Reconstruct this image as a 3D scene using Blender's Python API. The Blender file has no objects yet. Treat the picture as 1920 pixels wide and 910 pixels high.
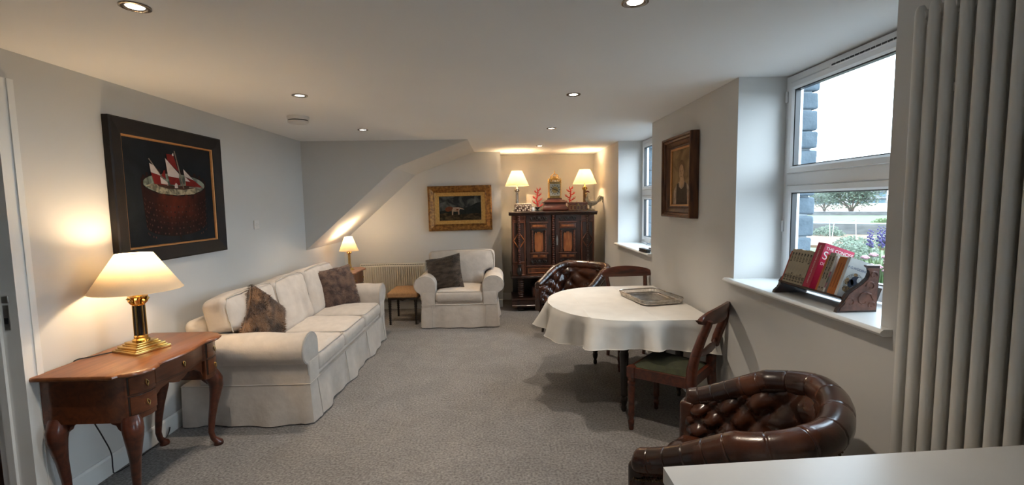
import bpy, math, random
from mathutils import Vector, Matrix, noise
random.seed(11)
SC = bpy.context.scene
COL = SC.collection
PI = math.pi
R = math.radians

# ------------------------------------------------------------------ camera
cam_d = bpy.data.cameras.new('camera')
cam_d.sensor_width = 36.0
cam_d.lens = 855.0 / 1920.0 * 36.0
cam_d.clip_start = 0.02
cam_d.clip_end = 500
cam = bpy.data.objects.new('camera', cam_d)
COL.objects.link(cam)
yaw, pitch, roll = R(1.3929), R(4.9022), R(0.8881)
fw = Vector((math.sin(yaw) * math.cos(pitch), math.cos(yaw) * math.cos(pitch), -math.sin(pitch)))
rt = Vector((math.cos(yaw), -math.sin(yaw), 0))
up = rt.cross(fw)
rt2 = rt * math.cos(roll) - up * math.sin(roll)
up2 = rt * math.sin(roll) + up * math.cos(roll)
m = Matrix((rt2, up2, -fw)).transposed().to_4x4()
m.translation = (0, 0, 1.55)
cam.matrix_world = m
SC.camera = cam

# ------------------------------------------------------------------ world: bright overcast sky
SKY = 4.0
world = bpy.data.worlds.new('overcast_sky')
SC.world = world
world.use_nodes = True
nt = world.node_tree
bg = nt.nodes['Background']
tc = nt.nodes.new('ShaderNodeTexCoord')
nz = nt.nodes.new('ShaderNodeTexNoise')
nz.inputs['Scale'].default_value = 2.2
nz.inputs['Detail'].default_value = 5
cr = nt.nodes.new('ShaderNodeValToRGB')
cr.color_ramp.elements[0].color = (0.62, 0.78, 0.96, 1)
cr.color_ramp.elements[1].color = (0.74, 0.87, 1.0, 1)
cr.color_ramp.elements[0].position = 0.35
cr.color_ramp.elements[1].position = 0.65
nt.links.new(tc.outputs['Generated'], nz.inputs['Vector'])
nt.links.new(nz.outputs['Fac'], cr.inputs['Fac'])
nt.links.new(cr.outputs['Color'], bg.inputs['Color'])
bg.inputs['Strength'].default_value = SKY
vs = SC.view_settings
vs.view_transform = 'Standard'
vs.look = 'None'
vs.gamma = 1
vs.use_curve_mapping = False
vs.exposure = 1.62
W_DOWN = 21.0      # each ceiling downlight
W_DESK = 4.2      # lamp on the dressing table
W_SIDE = 4.6       # lamp in the corner
W_CAB = 4.8        # the two lamps on the cabinet
WARM = (1.0, 0.74, 0.45)
HALO = (1.0, 0.85, 0.68)

# ------------------------------------------------------------------ helpers
def put(o, parent=None):
    COL.objects.link(o)
    if parent is not None:
        o.parent = parent
    return o


def tag(o, label=None, cat=None, group=None, kind=None):
    if label: o['label'] = label
    if cat: o['category'] = cat
    if group: o['group'] = group
    if kind: o['kind'] = kind
    return o


def thing(name, label, cat, loc=(0, 0, 0), rz=0.0, group=None):
    o = bpy.data.objects.new(name, None)
    o.empty_display_size = 0.1
    put(o)
    o.location = loc
    o.rotation_euler = (0, 0, rz)
    return tag(o, label, cat, group)


def copy_tree(o, parent=None):
    c = o.copy()
    COL.objects.link(c)
    c.parent = parent
    for ch in list(o.children):
        copy_tree(ch, c)
    return c


class MB:
    def __init__(s):
        s.v, s.f, s.mi = [], [], []

    def add(s, vs_, fs, mi=0, M=None):
        n = len(s.v)
        if M is None:
            s.v.extend([tuple(p) for p in vs_])
        else:
            s.v.extend([tuple(M @ Vector(p)) for p in vs_])
        s.f.extend([tuple(i + n for i in f) for f in fs])
        s.mi.extend([mi] * len(fs))
        return s

    def box(s, x0, x1, y0, y1, z0, z1, mi=0, M=None):
        v = [(x, y, z) for z in (z0, z1) for y in (y0, y1) for x in (x0, x1)]
        f = [(0, 2, 3, 1), (4, 5, 7, 6), (0, 1, 5, 4), (2, 6, 7, 3), (0, 4, 6, 2), (1, 3, 7, 5)]
        return s.add(v, f, mi, M)

    def rbox(s, x0, x1, y0, y1, z0, z1, r=0.01, k=2, m_=1, fn=None, mi=0, M=None):
        c = ((x0 + x1) / 2, (y0 + y1) / 2, (z0 + z1) / 2)
        h = (abs(x1 - x0) / 2, abs(y1 - y0) / 2, abs(z1 - z0) / 2)
        r = min(r, min(h) * 0.999)
        if isinstance(m_, int): m_ = (m_, m_, m_)
        ax = []
        for a in range(3):
            i = h[a] - r
            l = [-h[a] + r * (1 - math.cos(j / k * PI / 2)) if False else -h[a] + r * j / k for j in range(k)]
            l += [-i + 2 * i * j / m_[a] for j in range(m_[a] + 1)]
            l += [i + r * (j + 1) / k for j in range(k)]
            ax.append(l)
        idx, V, Fc = {}, [], []
        N = [len(l) - 1 for l in ax]

        def vid(i, j, l_):
            key = (i, j, l_)
            if key not in idx:
                p = [ax[0][i], ax[1][j], ax[2][l_]]
                q = [max(-(h[a] - r), min(h[a] - r, p[a])) for a in range(3)]
                d = Vector([p[a] - q[a] for a in range(3)])
                if d.length > 1e-9:
                    # cube to sphere with even spacing
                    d = Vector([math.tan(max(-1, min(1, t / r)) * PI / 4) for t in d]) if r > 0 else d
                    d = d.normalized() * r
                p = Vector(q) + d
                if fn: p = fn(p, h)
                idx[key] = len(V)
                V.append((p[0] + c[0], p[1] + c[1], p[2] + c[2]))
            return idx[key]
        for l_, flip in ((0, True), (N[2], False)):
            for i in range(N[0]):
                for j in range(N[1]):
                    q = [vid(i, j, l_), vid(i + 1, j, l_), vid(i + 1, j + 1, l_), vid(i, j + 1, l_)]
                    Fc.append(tuple(q[::-1] if flip else q))
        for j, flip in ((0, False), (N[1], True)):
            for i in range(N[0]):
                for l_ in range(N[2]):
                    q = [vid(i, j, l_), vid(i + 1, j, l_), vid(i + 1, j, l_ + 1), vid(i, j, l_ + 1)]
                    Fc.append(tuple(q[::-1] if flip else q))
        for i, flip in ((0, True), (N[0], False)):
            for j in range(N[1]):
                for l_ in range(N[2]):
                    q = [vid(i, j, l_), vid(i, j + 1, l_), vid(i, j + 1, l_ + 1), vid(i, j, l_ + 1)]
                    Fc.append(tuple(q[::-1] if flip else q))
        return s.add(V, Fc, mi, M)

    def lathe(s, prof, n=20, c=(0, 0, 0), mi=0, M=None, sq=None):
        """profile [(r,z)] turned round z; sq = superellipse exponent for squarish sections"""
        V, Fc = [], []
        for r, z in prof:
            for k in range(n):
                a = 2 * PI * (k + 0.5) / n
                ca, sa = math.cos(a), math.sin(a)
                g = 1.0
                if sq: g = (abs(ca) ** sq + abs(sa) ** sq) ** (-1 / sq)
                V.append((c[0] + r * ca * g, c[1] + r * sa * g, c[2] + z))
        for i in range(len(prof) - 1):
            for k in range(n):
                a, b = i * n + k, i * n + (k + 1) % n
                Fc.append((a, b, b + n, a + n))
        Fc.append(tuple(range(n - 1, -1, -1)))
        L = (len(prof) - 1) * n
        Fc.append(tuple(range(L, L + n)))
        return s.add(V, Fc, mi, M)

    def tube(s, pts, r, n=8, closed=False, mi=0, M=None, sx=1.0, sy=1.0, ref=None):
        pts = [Vector(p) for p in pts]
        L = len(pts)
        rr = r if isinstance(r, (list, tuple)) else [r] * L
        V, Fc = [], []
        prev = None
        for i, p in enumerate(pts):
            if closed:
                t = pts[(i + 1) % L] - pts[i - 1]
            else:
                t = pts[min(i + 1, L - 1)] - pts[max(i - 1, 0)]
            t.normalize()
            if prev is None:
                a = Vector(ref) if ref else (Vector((0, 0, 1)) if abs(t.z) < 0.9 else Vector((1, 0, 0)))
                u = (a - t * a.dot(t)).normalized()
            else:
                u = (prev - t * prev.dot(t)).normalized()
            prev = u
            w = t.cross(u)
            for k in range(n):
                a = 2 * PI * k / n
                V.append(p + (u * math.cos(a) * sx + w * math.sin(a) * sy) * rr[i])
        for i in range(L if closed else L - 1):
            for k in range(n):
                a, b = i * n + k, i * n + (k + 1) % n
                c_, d = ((i + 1) % L) * n + (k + 1) % n, ((i + 1) % L) * n + k
                Fc.append((a, b, c_, d))
        if not closed:
            Fc.append(tuple(range(n - 1, -1, -1)))
            Fc.append(tuple(range((L - 1) * n, L * n)))
        return s.add(V, Fc, mi, M)

    def prism(s, poly, a, b, axis='y', mi=0, M=None):
        """extrude a 2D polygon along an axis between a and b"""
        n = len(poly)
        f = {'x': lambda p, t: (t, p[0], p[1]), 'y': lambda p, t: (p[0], t, p[1]), 'z': lambda p, t: (p[0], p[1], t)}[axis]
        V = [f(p, a) for p in poly] + [f(p, b) for p in poly]
        Fc = [tuple(range(n)), tuple(range(2 * n - 1, n - 1, -1))]
        for i in range(n):
            j = (i + 1) % n
            Fc.append((i, i + n, j + n, j))
        return s.add(V, Fc, mi, M)

    def grid(s, fn, nu, nv, cu=False, cv=False, mi=0, M=None):
        V = [fn(i / (nu if cu else nu), j / nv) for i in range(nu if cu else nu + 1) for j in range(nv if cv else nv + 1)]
        W = nv if cv else nv + 1
        U = nu if cu else nu + 1
        Fc = []
        for i in range(nu):
            for j in range(nv):
                Fc.append((i * W + j, ((i + 1) % U) * W + j, ((i + 1) % U) * W + (j + 1) % W, i * W + (j + 1) % W))
        return s.add(V, Fc, mi, M)

    def ball(s, c, r, n=10, k=6, mi=0, M=None, sc=(1, 1, 1)):
        V, Fc = [(c[0], c[1], c[2] - r * sc[2])], []
        for i in range(1, k):
            t = -PI / 2 + PI * i / k
            for j in range(n):
                a = 2 * PI * j / n
                V.append((c[0] + r * sc[0] * math.cos(t) * math.cos(a), c[1] + r * sc[1] * math.cos(t) * math.sin(a), c[2] + r * sc[2] * math.sin(t)))
        V.append((c[0], c[1], c[2] + r * sc[2]))
        for j in range(n):
            Fc.append((0, 1 + (j + 1) % n, 1 + j))
            e = 1 + (k - 2) * n
            Fc.append((len(V) - 1, e + j, e + (j + 1) % n))
        for i in range(k - 2):
            for j in range(n):
                a, b = 1 + i * n + j, 1 + i * n + (j + 1) % n
                Fc.append((a, b, b + n, a + n))
        return s.add(V, Fc, mi, M)

    def rectsweep(s, w, h, prof, mi=0, M=None):
        """closed profile [(outward offset, depth)] swept round a w x h rectangle in the xz plane, mitred; depth goes to -y"""
        V, Fc = [], []
        n = len(prof)
        for sx, sz in ((-1, -1), (1, -1), (1, 1), (-1, 1)):
            for o, d in prof:
                V.append((sx * (w / 2 + o), -d, sz * (h / 2 + o)))
        for c in range(4):
            for k in range(n):
                a, b = c * n + k, c * n + (k + 1) % n
                e, g = ((c + 1) % 4) * n + k, ((c + 1) % 4) * n + (k + 1) % n
                Fc.append((a, b, g, e))
        return s.add(V, Fc, mi, M)

    def build(s, name, mat, parent=None, smooth=40, fix=True):
        me = bpy.data.meshes.new(name)
        me.from_pydata(s.v, [], s.f)
        mats = mat if isinstance(mat, (list, tuple)) else [mat]
        for q in mats: me.materials.append(q)
        if len(mats) > 1: me.polygons.foreach_set('material_index', s.mi)
        if smooth:
            me.polygons.foreach_set('use_smooth', [True] * len(me.polygons))
            me.update()
            me.set_sharp_from_angle(angle=R(smooth))
        me.validate()
        if fix:
            import bmesh
            bm = bmesh.new()
            bm.from_mesh(me)
            bmesh.ops.recalc_face_normals(bm, faces=bm.faces)
            bm.to_mesh(me)
            bm.free()
        o = bpy.data.objects.new(name, me)
        return put(o, parent)


def T(x=0, y=0, z=0, rz=0, rx=0, ry=0, s=1):
    return Matrix.Translation((x, y, z)) @ Matrix.Rotation(rz, 4, 'Z') @ Matrix.Rotation(ry, 4, 'Y') @ Matrix.Rotation(rx, 4, 'X') @ Matrix.Scale(s, 4)


def fnoise(p, s=1.0):
    return noise.noise(Vector(p) * s)


# ------------------------------------------------------------------ materials
MATS = {}


def mat(name, c1, c2=None, rough=0.5, metal=0.0, scale=(6, 6, 6), detail=5, lo=0.35, hi=0.65, bump=0.0, bscale=80.0,
        coat=0.0, sheen=0.0, dist=0.0, spec=0.5, bdist=0.01, emit=None, estr=0.0):
    q = bpy.data.materials.new(name)
    q.use_nodes = True
    n_, l_ = q.node_tree.nodes, q.node_tree.links
    b = n_['Principled BSDF']
    b.inputs['Roughness'].default_value = rough
    b.inputs['Metallic'].default_value = metal
    b.inputs['Specular IOR Level'].default_value = spec
    b.inputs['Coat Weight'].default_value = coat
    b.inputs['Coat Roughness'].default_value = 0.12
    b.inputs['Sheen Weight'].default_value = sheen
    tc_ = n_.new('ShaderNodeTexCoord')
    mp = n_.new('ShaderNodeMapping')
    l_.new(tc_.outputs['Object'], mp.inputs['Vector'])
    if isinstance(scale, (int, float)): scale = (scale,) * 3
    mp.inputs['Scale'].default_value = scale
    tx = n_.new('ShaderNodeTexNoise')
    tx.inputs['Scale'].default_value = 1.0
    tx.inputs['Detail'].default_value = detail
    tx.inputs['Distortion'].default_value = dist
    l_.new(mp.outputs['Vector'], tx.inputs['Vector'])
    rp = n_.new('ShaderNodeValToRGB')
    c2 = c2 or tuple(x * 0.88 for x in c1)
    rp.color_ramp.elements[0].color = (*c2, 1)
    rp.color_ramp.elements[1].color = (*c1, 1)
    rp.color_ramp.elements[0].position = lo
    rp.color_ramp.elements[1].position = hi
    l_.new(tx.outputs['Fac'], rp.inputs['Fac'])
    l_.new(rp.outputs['Color'], b.inputs['Base Color'])
    if bump:
        t2 = n_.new('ShaderNodeTexNoise')
        t2.inputs['Scale'].default_value = bscale
        t2.inputs['Detail'].default_value = 4
        l_.new(tc_.outputs['Object'], t2.inputs['Vector'])
        bp = n_.new('ShaderNodeBump')
        bp.inputs['Strength'].default_value = bump
        bp.inputs['Distance'].default_value = bdist
        l_.new(t2.outputs['Fac'], bp.inputs['Height'])
        l_.new(bp.outputs['Normal'], b.inputs['Normal'])
    if emit:
        b.inputs['Emission Color'].default_value = (*emit, 1)
        b.inputs['Emission Strength'].default_value = estr
    MATS[name] = q
    return q


def shade_mat(name, c, tr=0.55):
    q = bpy.data.materials.new(name)
    q.use_nodes = True
    n_, l_ = q.node_tree.nodes, q.node_tree.links
    n_.remove(n_['Principled BSDF'])
    out = n_['Material Output']
    d = n_.new('ShaderNodeBsdfDiffuse')
    t = n_.new('ShaderNodeBsdfTranslucent')
    mx = n_.new('ShaderNodeMixShader')
    tc_ = n_.new('ShaderNodeTexCoord')
    wv = n_.new('ShaderNodeTexNoise')
    wv.inputs['Scale'].default_value = 160
    rp = n_.new('ShaderNodeValToRGB')
    rp.color_ramp.elements[0].color = (*[x * 0.94 for x in c], 1)
    rp.color_ramp.elements[1].color = (*c, 1)
    l_.new(tc_.outputs['Object'], wv.inputs['Vector'])
    l_.new(wv.outputs['Fac'], rp.inputs['Fac'])
    l_.new(rp.outputs['Color'], d.inputs['Color'])
    l_.new(rp.outputs['Color'], t.inputs['Color'])
    mx.inputs['Fac'].default_value = tr
    l_.new(d.outputs[0], mx.inputs[1])
    l_.new(t.outputs[0], mx.inputs[2])
    l_.new(mx.outputs[0], out.inputs['Surface'])
    return q


def glass_mat(name):
    q = bpy.data.materials.new(name)
    q.use_nodes = True
    n_, l_ = q.node_tree.nodes, q.node_tree.links
    n_.remove(n_['Principled BSDF'])
    out = n_['Material Output']
    a = n_.new('ShaderNodeBsdfTransparent')
    a.inputs['Color'].default_value = (0.97, 0.99, 0.985, 1)
    g = n_.new('ShaderNodeBsdfGlossy')
    g.inputs['Roughness'].default_value = 0.01
    lw = n_.new('ShaderNodeLayerWeight')          # grazing reflection, the same from both faces of the pane
    lw.inputs['Blend'].default_value = 0.5
    pw_ = n_.new('ShaderNodeMath')
    pw_.operation = 'POWER'
    pw_.inputs[1].default_value = 4.0
    ml = n_.new('ShaderNodeMath')
    ml.operation = 'MULTIPLY_ADD'
    ml.inputs[1].default_value = 0.5
    ml.inputs[2].default_value = 0.02
    l_.new(lw.outputs['Facing'], pw_.inputs[0])
    l_.new(pw_.outputs[0], ml.inputs[0])
    mx = n_.new('ShaderNodeMixShader')
    l_.new(ml.outputs[0], mx.inputs['Fac'])
    l_.new(a.outputs[0], mx.inputs[1])
    l_.new(g.outputs[0], mx.inputs[2])
    l_.new(mx.outputs[0], out.inputs['Surface'])
    return q


PAINT = mat('wall_paint', (0.63, 0.62, 0.60), (0.615, 0.605, 0.585), rough=0.85, scale=2, bump=0.06, bscale=260, bdist=0.002)
CEIL = mat('ceiling_paint', (0.88, 0.875, 0.865), (0.865, 0.86, 0.85), rough=0.9, scale=2, bump=0.04, bscale=200, bdist=0.002)
WHITE = mat('white_gloss_paint', (0.80, 0.80, 0.78), (0.77, 0.77, 0.75), rough=0.35, scale=4)
UPVC = mat('white_upvc', (0.84, 0.85, 0.86), (0.82, 0.83, 0.84), rough=0.25, scale=4)
CARPET = mat('grey_carpet', (0.385, 0.362, 0.350), (0.155, 0.145, 0.140), rough=1.0, scale=70, detail=4, lo=0.32, hi=0.68, bump=1.0, bscale=210, bdist=0.010, sheen=0.2, spec=0.1)
# broad light and dark sweeps of the pile, as brushed carpet shows
_n, _l = CARPET.node_tree.nodes, CARPET.node_tree.links
_t = _n.new('ShaderNodeTexNoise'); _t.inputs['Scale'].default_value = 3.5; _t.inputs['Detail'].default_value = 3; _t.inputs['Distortion'].default_value = 1.2
_l.new(_n['Texture Coordinate'].outputs['Object'], _t.inputs['Vector'])
_r = _n.new('ShaderNodeValToRGB'); _r.color_ramp.elements[0].position = 0.38; _r.color_ramp.elements[1].position = 0.62
_r.color_ramp.elements[0].color = (0.86, 0.86, 0.86, 1); _r.color_ramp.elements[1].color = (1, 1, 1, 1)
_m = _n.new('ShaderNodeMix'); _m.data_type = 'RGBA'; _m.blend_type = 'MULTIPLY'; _m.inputs[0].default_value = 1.0
_l.new(_t.outputs['Fac'], _r.inputs['Fac'])
_l.new(_n['Color Ramp'].outputs['Color'], _m.inputs[6]); _l.new(_r.outputs['Color'], _m.inputs[7])
_l.new(_m.outputs[2], _n['Principled BSDF'].inputs['Base Color'])
LINEN = mat('cream_cotton_cover', (0.62, 0.555, 0.495), (0.565, 0.505, 0.45), rough=0.95, scale=14, bump=0.35, bscale=16, bdist=0.012, sheen=0.15, spec=0.2)
PIPE = mat('cream_piping', (0.54, 0.49, 0.44), rough=0.95, scale=30)
FURB = mat('brown_faux_fur', (0.36, 0.20, 0.105), (0.07, 0.038, 0.025), rough=0.9, scale=9, lo=0.38, hi=0.62, sheen=0.3, bump=0.8, bscale=90, bdist=0.01)
FURM = mat('mauve_brown_faux_fur', (0.24, 0.145, 0.105), (0.075, 0.045, 0.04), rough=0.9, scale=13, lo=0.38, hi=0.62, sheen=0.3, bump=0.8, bscale=90, bdist=0.01)
FURD = mat('dark_brown_faux_fur', (0.15, 0.105, 0.075), (0.04, 0.027, 0.02), rough=0.9, scale=(9, 16, 24), lo=0.36, hi=0.64, sheen=0.3, bump=0.8, bscale=90, bdist=0.01)
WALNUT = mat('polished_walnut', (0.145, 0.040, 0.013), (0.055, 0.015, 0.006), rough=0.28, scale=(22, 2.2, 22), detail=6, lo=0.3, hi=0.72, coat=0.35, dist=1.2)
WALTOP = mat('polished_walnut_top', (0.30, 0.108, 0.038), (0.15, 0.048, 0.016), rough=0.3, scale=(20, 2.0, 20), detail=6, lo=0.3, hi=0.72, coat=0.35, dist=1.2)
MAHOG = mat('red_mahogany', (0.115, 0.028, 0.012), (0.048, 0.013, 0.007), rough=0.32, scale=(4, 24, 24), detail=6, coat=0.3, dist=1.0)
DARKW = mat('dark_stained_oak', (0.060, 0.023, 0.014), (0.025, 0.011, 0.008), rough=0.36, scale=(16, 16, 3), detail=6, coat=0.2)
MIDW = mat('reddish_oak', (0.165, 0.050, 0.022), (0.080, 0.025, 0.012), rough=0.36, scale=(20, 20, 3), detail=6, coat=0.25)
INLAY = mat('orange_veneer', (0.42, 0.135, 0.035), (0.25, 0.066, 0.017), rough=0.34, scale=(24, 24, 4), detail=6, coat=0.25, dist=1.5)
BLACKW = mat('ebonised_wood', (0.020, 0.013, 0.010), (0.012, 0.008, 0.006), rough=0.35, scale=10, coat=0.2)
BRASS = mat('polished_brass', (0.72, 0.47, 0.16), (0.60, 0.37, 0.11), rough=0.22, metal=1.0, scale=20)
BRASSD = mat('aged_brass', (0.50, 0.33, 0.12), (0.30, 0.19, 0.07), rough=0.32, metal=1.0, scale=40)
SILVER = mat('silver_plate', (0.62, 0.58, 0.53), (0.36, 0.33, 0.30), rough=0.24, metal=1.0, scale=30, bump=0.15, bscale=120, bdist=0.002)
NICKEL = mat('dark_nickel', (0.34, 0.29, 0.24), (0.22, 0.19, 0.16), rough=0.25, metal=1.0, scale=40)
BLKMET = mat('black_lacquer', (0.015, 0.012, 0.012), rough=0.2, scale=20, coat=0.4)
SHADE = shade_mat('cream_lampshade', (0.93, 0.84, 0.68))
LEATH = mat('brown_leather', (0.085, 0.025, 0.010), (0.018, 0.007, 0.0045), rough=0.24, scale=7, detail=5, lo=0.36, hi=0.68, bump=0.12, bscale=220, bdist=0.003, coat=0.25, spec=0.5)
LEATHD = mat('dark_brown_leather', (0.045, 0.016, 0.009), (0.020, 0.009, 0.006), rough=0.35, scale=7, bump=0.1, bscale=220, bdist=0.003, coat=0.2)
STUD = mat('antique_brass_studs', (0.10, 0.07, 0.04), rough=0.4, metal=1.0, scale=30)
CLOTH = mat('white_cotton_cloth', (0.74, 0.71, 0.66), (0.69, 0.66, 0.61), rough=0.95, scale=8, bump=0.15, bscale=400, bdist=0.002, spec=0.2)
GREENV = mat('dark_green_velvet', (0.030, 0.034, 0.010), (0.018, 0.020, 0.006), rough=0.9, scale=30, sheen=0.08, bump=0.2, bscale=300, bdist=0.002)
GOLDF = mat('aged_gilt', (0.36, 0.175, 0.045), (0.15, 0.062, 0.018), rough=0.42, metal=0.55, scale=(30, 30, 30), bump=0.4, bscale=140, bdist=0.003)
GOLDL = mat('light_gilt', (0.58, 0.35, 0.11), (0.46, 0.26, 0.07), rough=0.45, metal=0.45, scale=40)
BLACKF = mat('black_brown_frame', (0.011, 0.007, 0.006), (0.007, 0.005, 0.0045), rough=0.5, scale=20, spec=0.3)
COPPER = mat('copper_gilt_slip', (0.55, 0.27, 0.10), rough=0.4, metal=0.5, scale=40)
BRFRAME = mat('brown_gilt_frame', (0.13, 0.048, 0.017), (0.05, 0.019, 0.009), rough=0.38, metal=0.25, scale=(30, 30, 6), bump=0.2, bscale=120, bdist=0.002)
RADM = mat('cream_radiator_enamel', (0.84, 0.79, 0.69), (0.82, 0.77, 0.67), rough=0.4, scale=5)
RADC = mat('grey_white_radiator_enamel', (0.70, 0.68, 0.64), (0.68, 0.66, 0.62), rough=0.38, scale=5)
TAN = mat('tan_woven_fabric', (0.50, 0.28, 0.13), (0.38, 0.21, 0.10), rough=0.9, scale=70, bump=0.5, bscale=220, bdist=0.004)
PLASTIC = mat('white_plastic', (0.72, 0.70, 0.68), rough=0.4, scale=5)
STEEL = mat('brushed_steel', (0.45, 0.43, 0.40), (0.36, 0.34, 0.32), rough=0.35, metal=1.0, scale=40)
BLKPL = mat('black_plastic', (0.012, 0.012, 0.014), rough=0.35, scale=8)
COUNTER = mat('pale_grey_laminate', (0.68, 0.68, 0.67), (0.62, 0.62, 0.61), rough=0.32, scale=3, detail=6, spec=0.5)
GLASS = glass_mat('window_glass')
BULB = mat('halogen_lens', (1, 0.95, 0.85), rough=0.3, scale=60, emit=(1.0, 0.90, 0.72), estr=9.0)
FROST = mat('lamp_bulb_glass', (1, 0.9, 0.75), rough=0.4, scale=60, emit=(1.0, 0.74, 0.42), estr=4.0)
CORAL = mat('red_coral', (0.55, 0.035, 0.022), (0.36, 0.02, 0.015), rough=0.5, scale=40, bump=0.5, bscale=90, bdist=0.003)
HALLW = mat('brown_hall_floorboards', (0.20, 0.075, 0.03), (0.12, 0.045, 0.018), rough=0.4, scale=(3, 24, 3))

# ------------------------------------------------------------------ the room
XL, XR, ZC = -2.32, 1.495, 2.31
YB, YA, Y0 = 6.78, 7.27, -2.6
XA = 0.013
WX = 1.80                                   # inner face of the window frames
WINS = [(1.73, 2.87, 1.045), (4.49, 5.77, 1.03), (-1.31, -0.17, 1.045)]  # last opening is added behind the camera, out of view, for extra daylight


def struct(name, mb, mt, smooth=0, label=None):
    o = mb.build(name, mt, None, smooth)
    o['kind'] = 'structure'
    if label: o['label'] = label
    return o


struct('floor', MB().box(XL - 0.0, XR + 0.02, Y0, YA + 0.02, -0.10, 0.0), CARPET, label='short grey carpet covering the whole living room')
struct('ceiling', MB().box(XL - 0.2, 1.90, Y0 - 0.1, YA + 0.1, ZC, ZC + 0.12), CEIL, label='flat white ceiling with recessed spotlights')
DY0, DY1, DZ = 1.36, 2.19, 2.085
b = MB()
b.box(XL - 0.13, XL, Y0, DY0 - 0.02, -0.1, ZC)
b.box(XL - 0.13, XL, DY1 + 0.02, YB, -0.1, ZC)
b.box(XL - 0.13, XL, DY0 - 0.02, DY1 + 0.02, DZ + 0.02, ZC)
struct('wall_left', b, PAINT, label='long pale grey wall behind the sofa')
struct('wall_back', MB().box(XL - 0.13, XA, YB, YA + 0.13, -0.1, ZC), PAINT, label='pale grey end wall behind the cream armchair')
struct('wall_alcove', MB().box(XA, 1.95, YA, YA + 0.13, -0.1, ZC), PAINT, label='back wall of the alcove behind the carved cabinet')
struct('wall_rear', MB().box(XL - 0.13, 1.95, Y0 - 0.13, Y0, -0.1, ZC), PAINT, label='plain wall at the kitchen end')
b = MB()
ys = [Y0, -1.31, -0.17, 1.73, 2.87, 4.49, 5.77, YA]
for i in range(0, 8, 2):
    b.box(XR, 1.86, ys[i], ys[i + 1], -0.1, ZC)
for y0, y1, zs in WINS:
    b.box(XR, 1.86, y0, y1, -0.1, zs - 0.03)
struct('wall_right', b, PAINT, label='pale grey wall with deep window reveals')
bulk = MB().prism([(XL, 1.03), (-1.235, 1.985), (-1.165, 2.018), (-0.37, ZC), (XL, ZC)], 5.464, YB, 'y')
struct('stair_soffit', bulk, PAINT, label='sloping boxed underside of a staircase in the far corner')
# skirting
BH = 0.115
bp_ = [(0, 0), (0.016, 0), (0.016, BH - 0.012), (0.008, BH), (0, BH)]
struct('baseboard_left', MB().prism([(XL + p[0], p[1]) for p in bp_], DY1 + 0.09, YB, 'y'), WHITE)
struct('baseboard_back', MB().prism([(YB - p[0], p[1]) for p in bp_], XL + 0.016, XA, 'x'), WHITE)
struct('baseboard_alcove', MB().prism([(YA - p[0], p[1]) for p in bp_], XA, XR, 'x'), WHITE)
struct('baseboard_right', MB().prism([(XR - p[0], p[1]) for p in bp_], 1.2, YA - 0.016, 'y'), WHITE)
# door frame
d = thing('door_1', 'white door lining and architrave at the near end of the left wall', 'door', (XL, DY1, 0))
del d['category']
d['kind'] = 'structure'
b = MB().box(0, 0.020, 0.0, 0.085, 0, DZ + 0.085).box(0.020, 0.025, 0.055, 0.085, 0, DZ + 0.085)
b.box(0, 0.020, DY0 - DY1 - 0.085, 0.0, DZ, DZ + 0.085).box(0, 0.020, DY0 - DY1 - 0.085, DY0 - DY1, 0, DZ)
b.build('architrave', WHITE, d, 0)
b = MB().box(-0.135, 0, 0, 0.02, 0, DZ).box(-0.135, 0, DY0 - DY1 - 0.02, DY0 - DY1, 0, DZ).box(-0.135, 0, DY0 - DY1 - 0.02, 0.02, DZ, DZ + 0.02)
b.build('lining', WHITE, d, 0)
MB().box(-0.095, -0.060, -0.013, 0, 0, DZ - 0.013).build('door_stop', WHITE, d, 0)
sp = MB().box(-0.046, -0.020, -0.003, 0, 0.985, 1.105).build('strike_plate', STEEL, d, 0)
MB().box(-0.042, -0.024, -0.005, -0.002, 1.015, 1.045).build('latch_hole', BLKPL, sp, 0)
MB().rbox(-0.046, -0.014, -0.007, 0, 1.115, 1.150, 0.004).build('keep', STEEL, d)
struct('floor_hall', MB().box(XL - 1.6, XL, 0.6, 3.2, -0.1, -0.002), HALLW, label='brown boarded floor of the hallway beyond the doorway')
b = MB().box(XL - 1.7, XL - 1.6, 0.6, 3.2, -0.1, ZC).box(XL - 1.7, XL - 0.13, 3.2, 3.3, -0.1, ZC).box(XL - 1.7, XL - 0.13, 0.5, 0.6, -0.1, ZC).box(XL - 1.7, XL - 0.13, 0.5, 3.3, ZC, ZC + 0.1)
struct('wall_hall', b, PAINT, label='plain hallway walls beyond the doorway')

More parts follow.
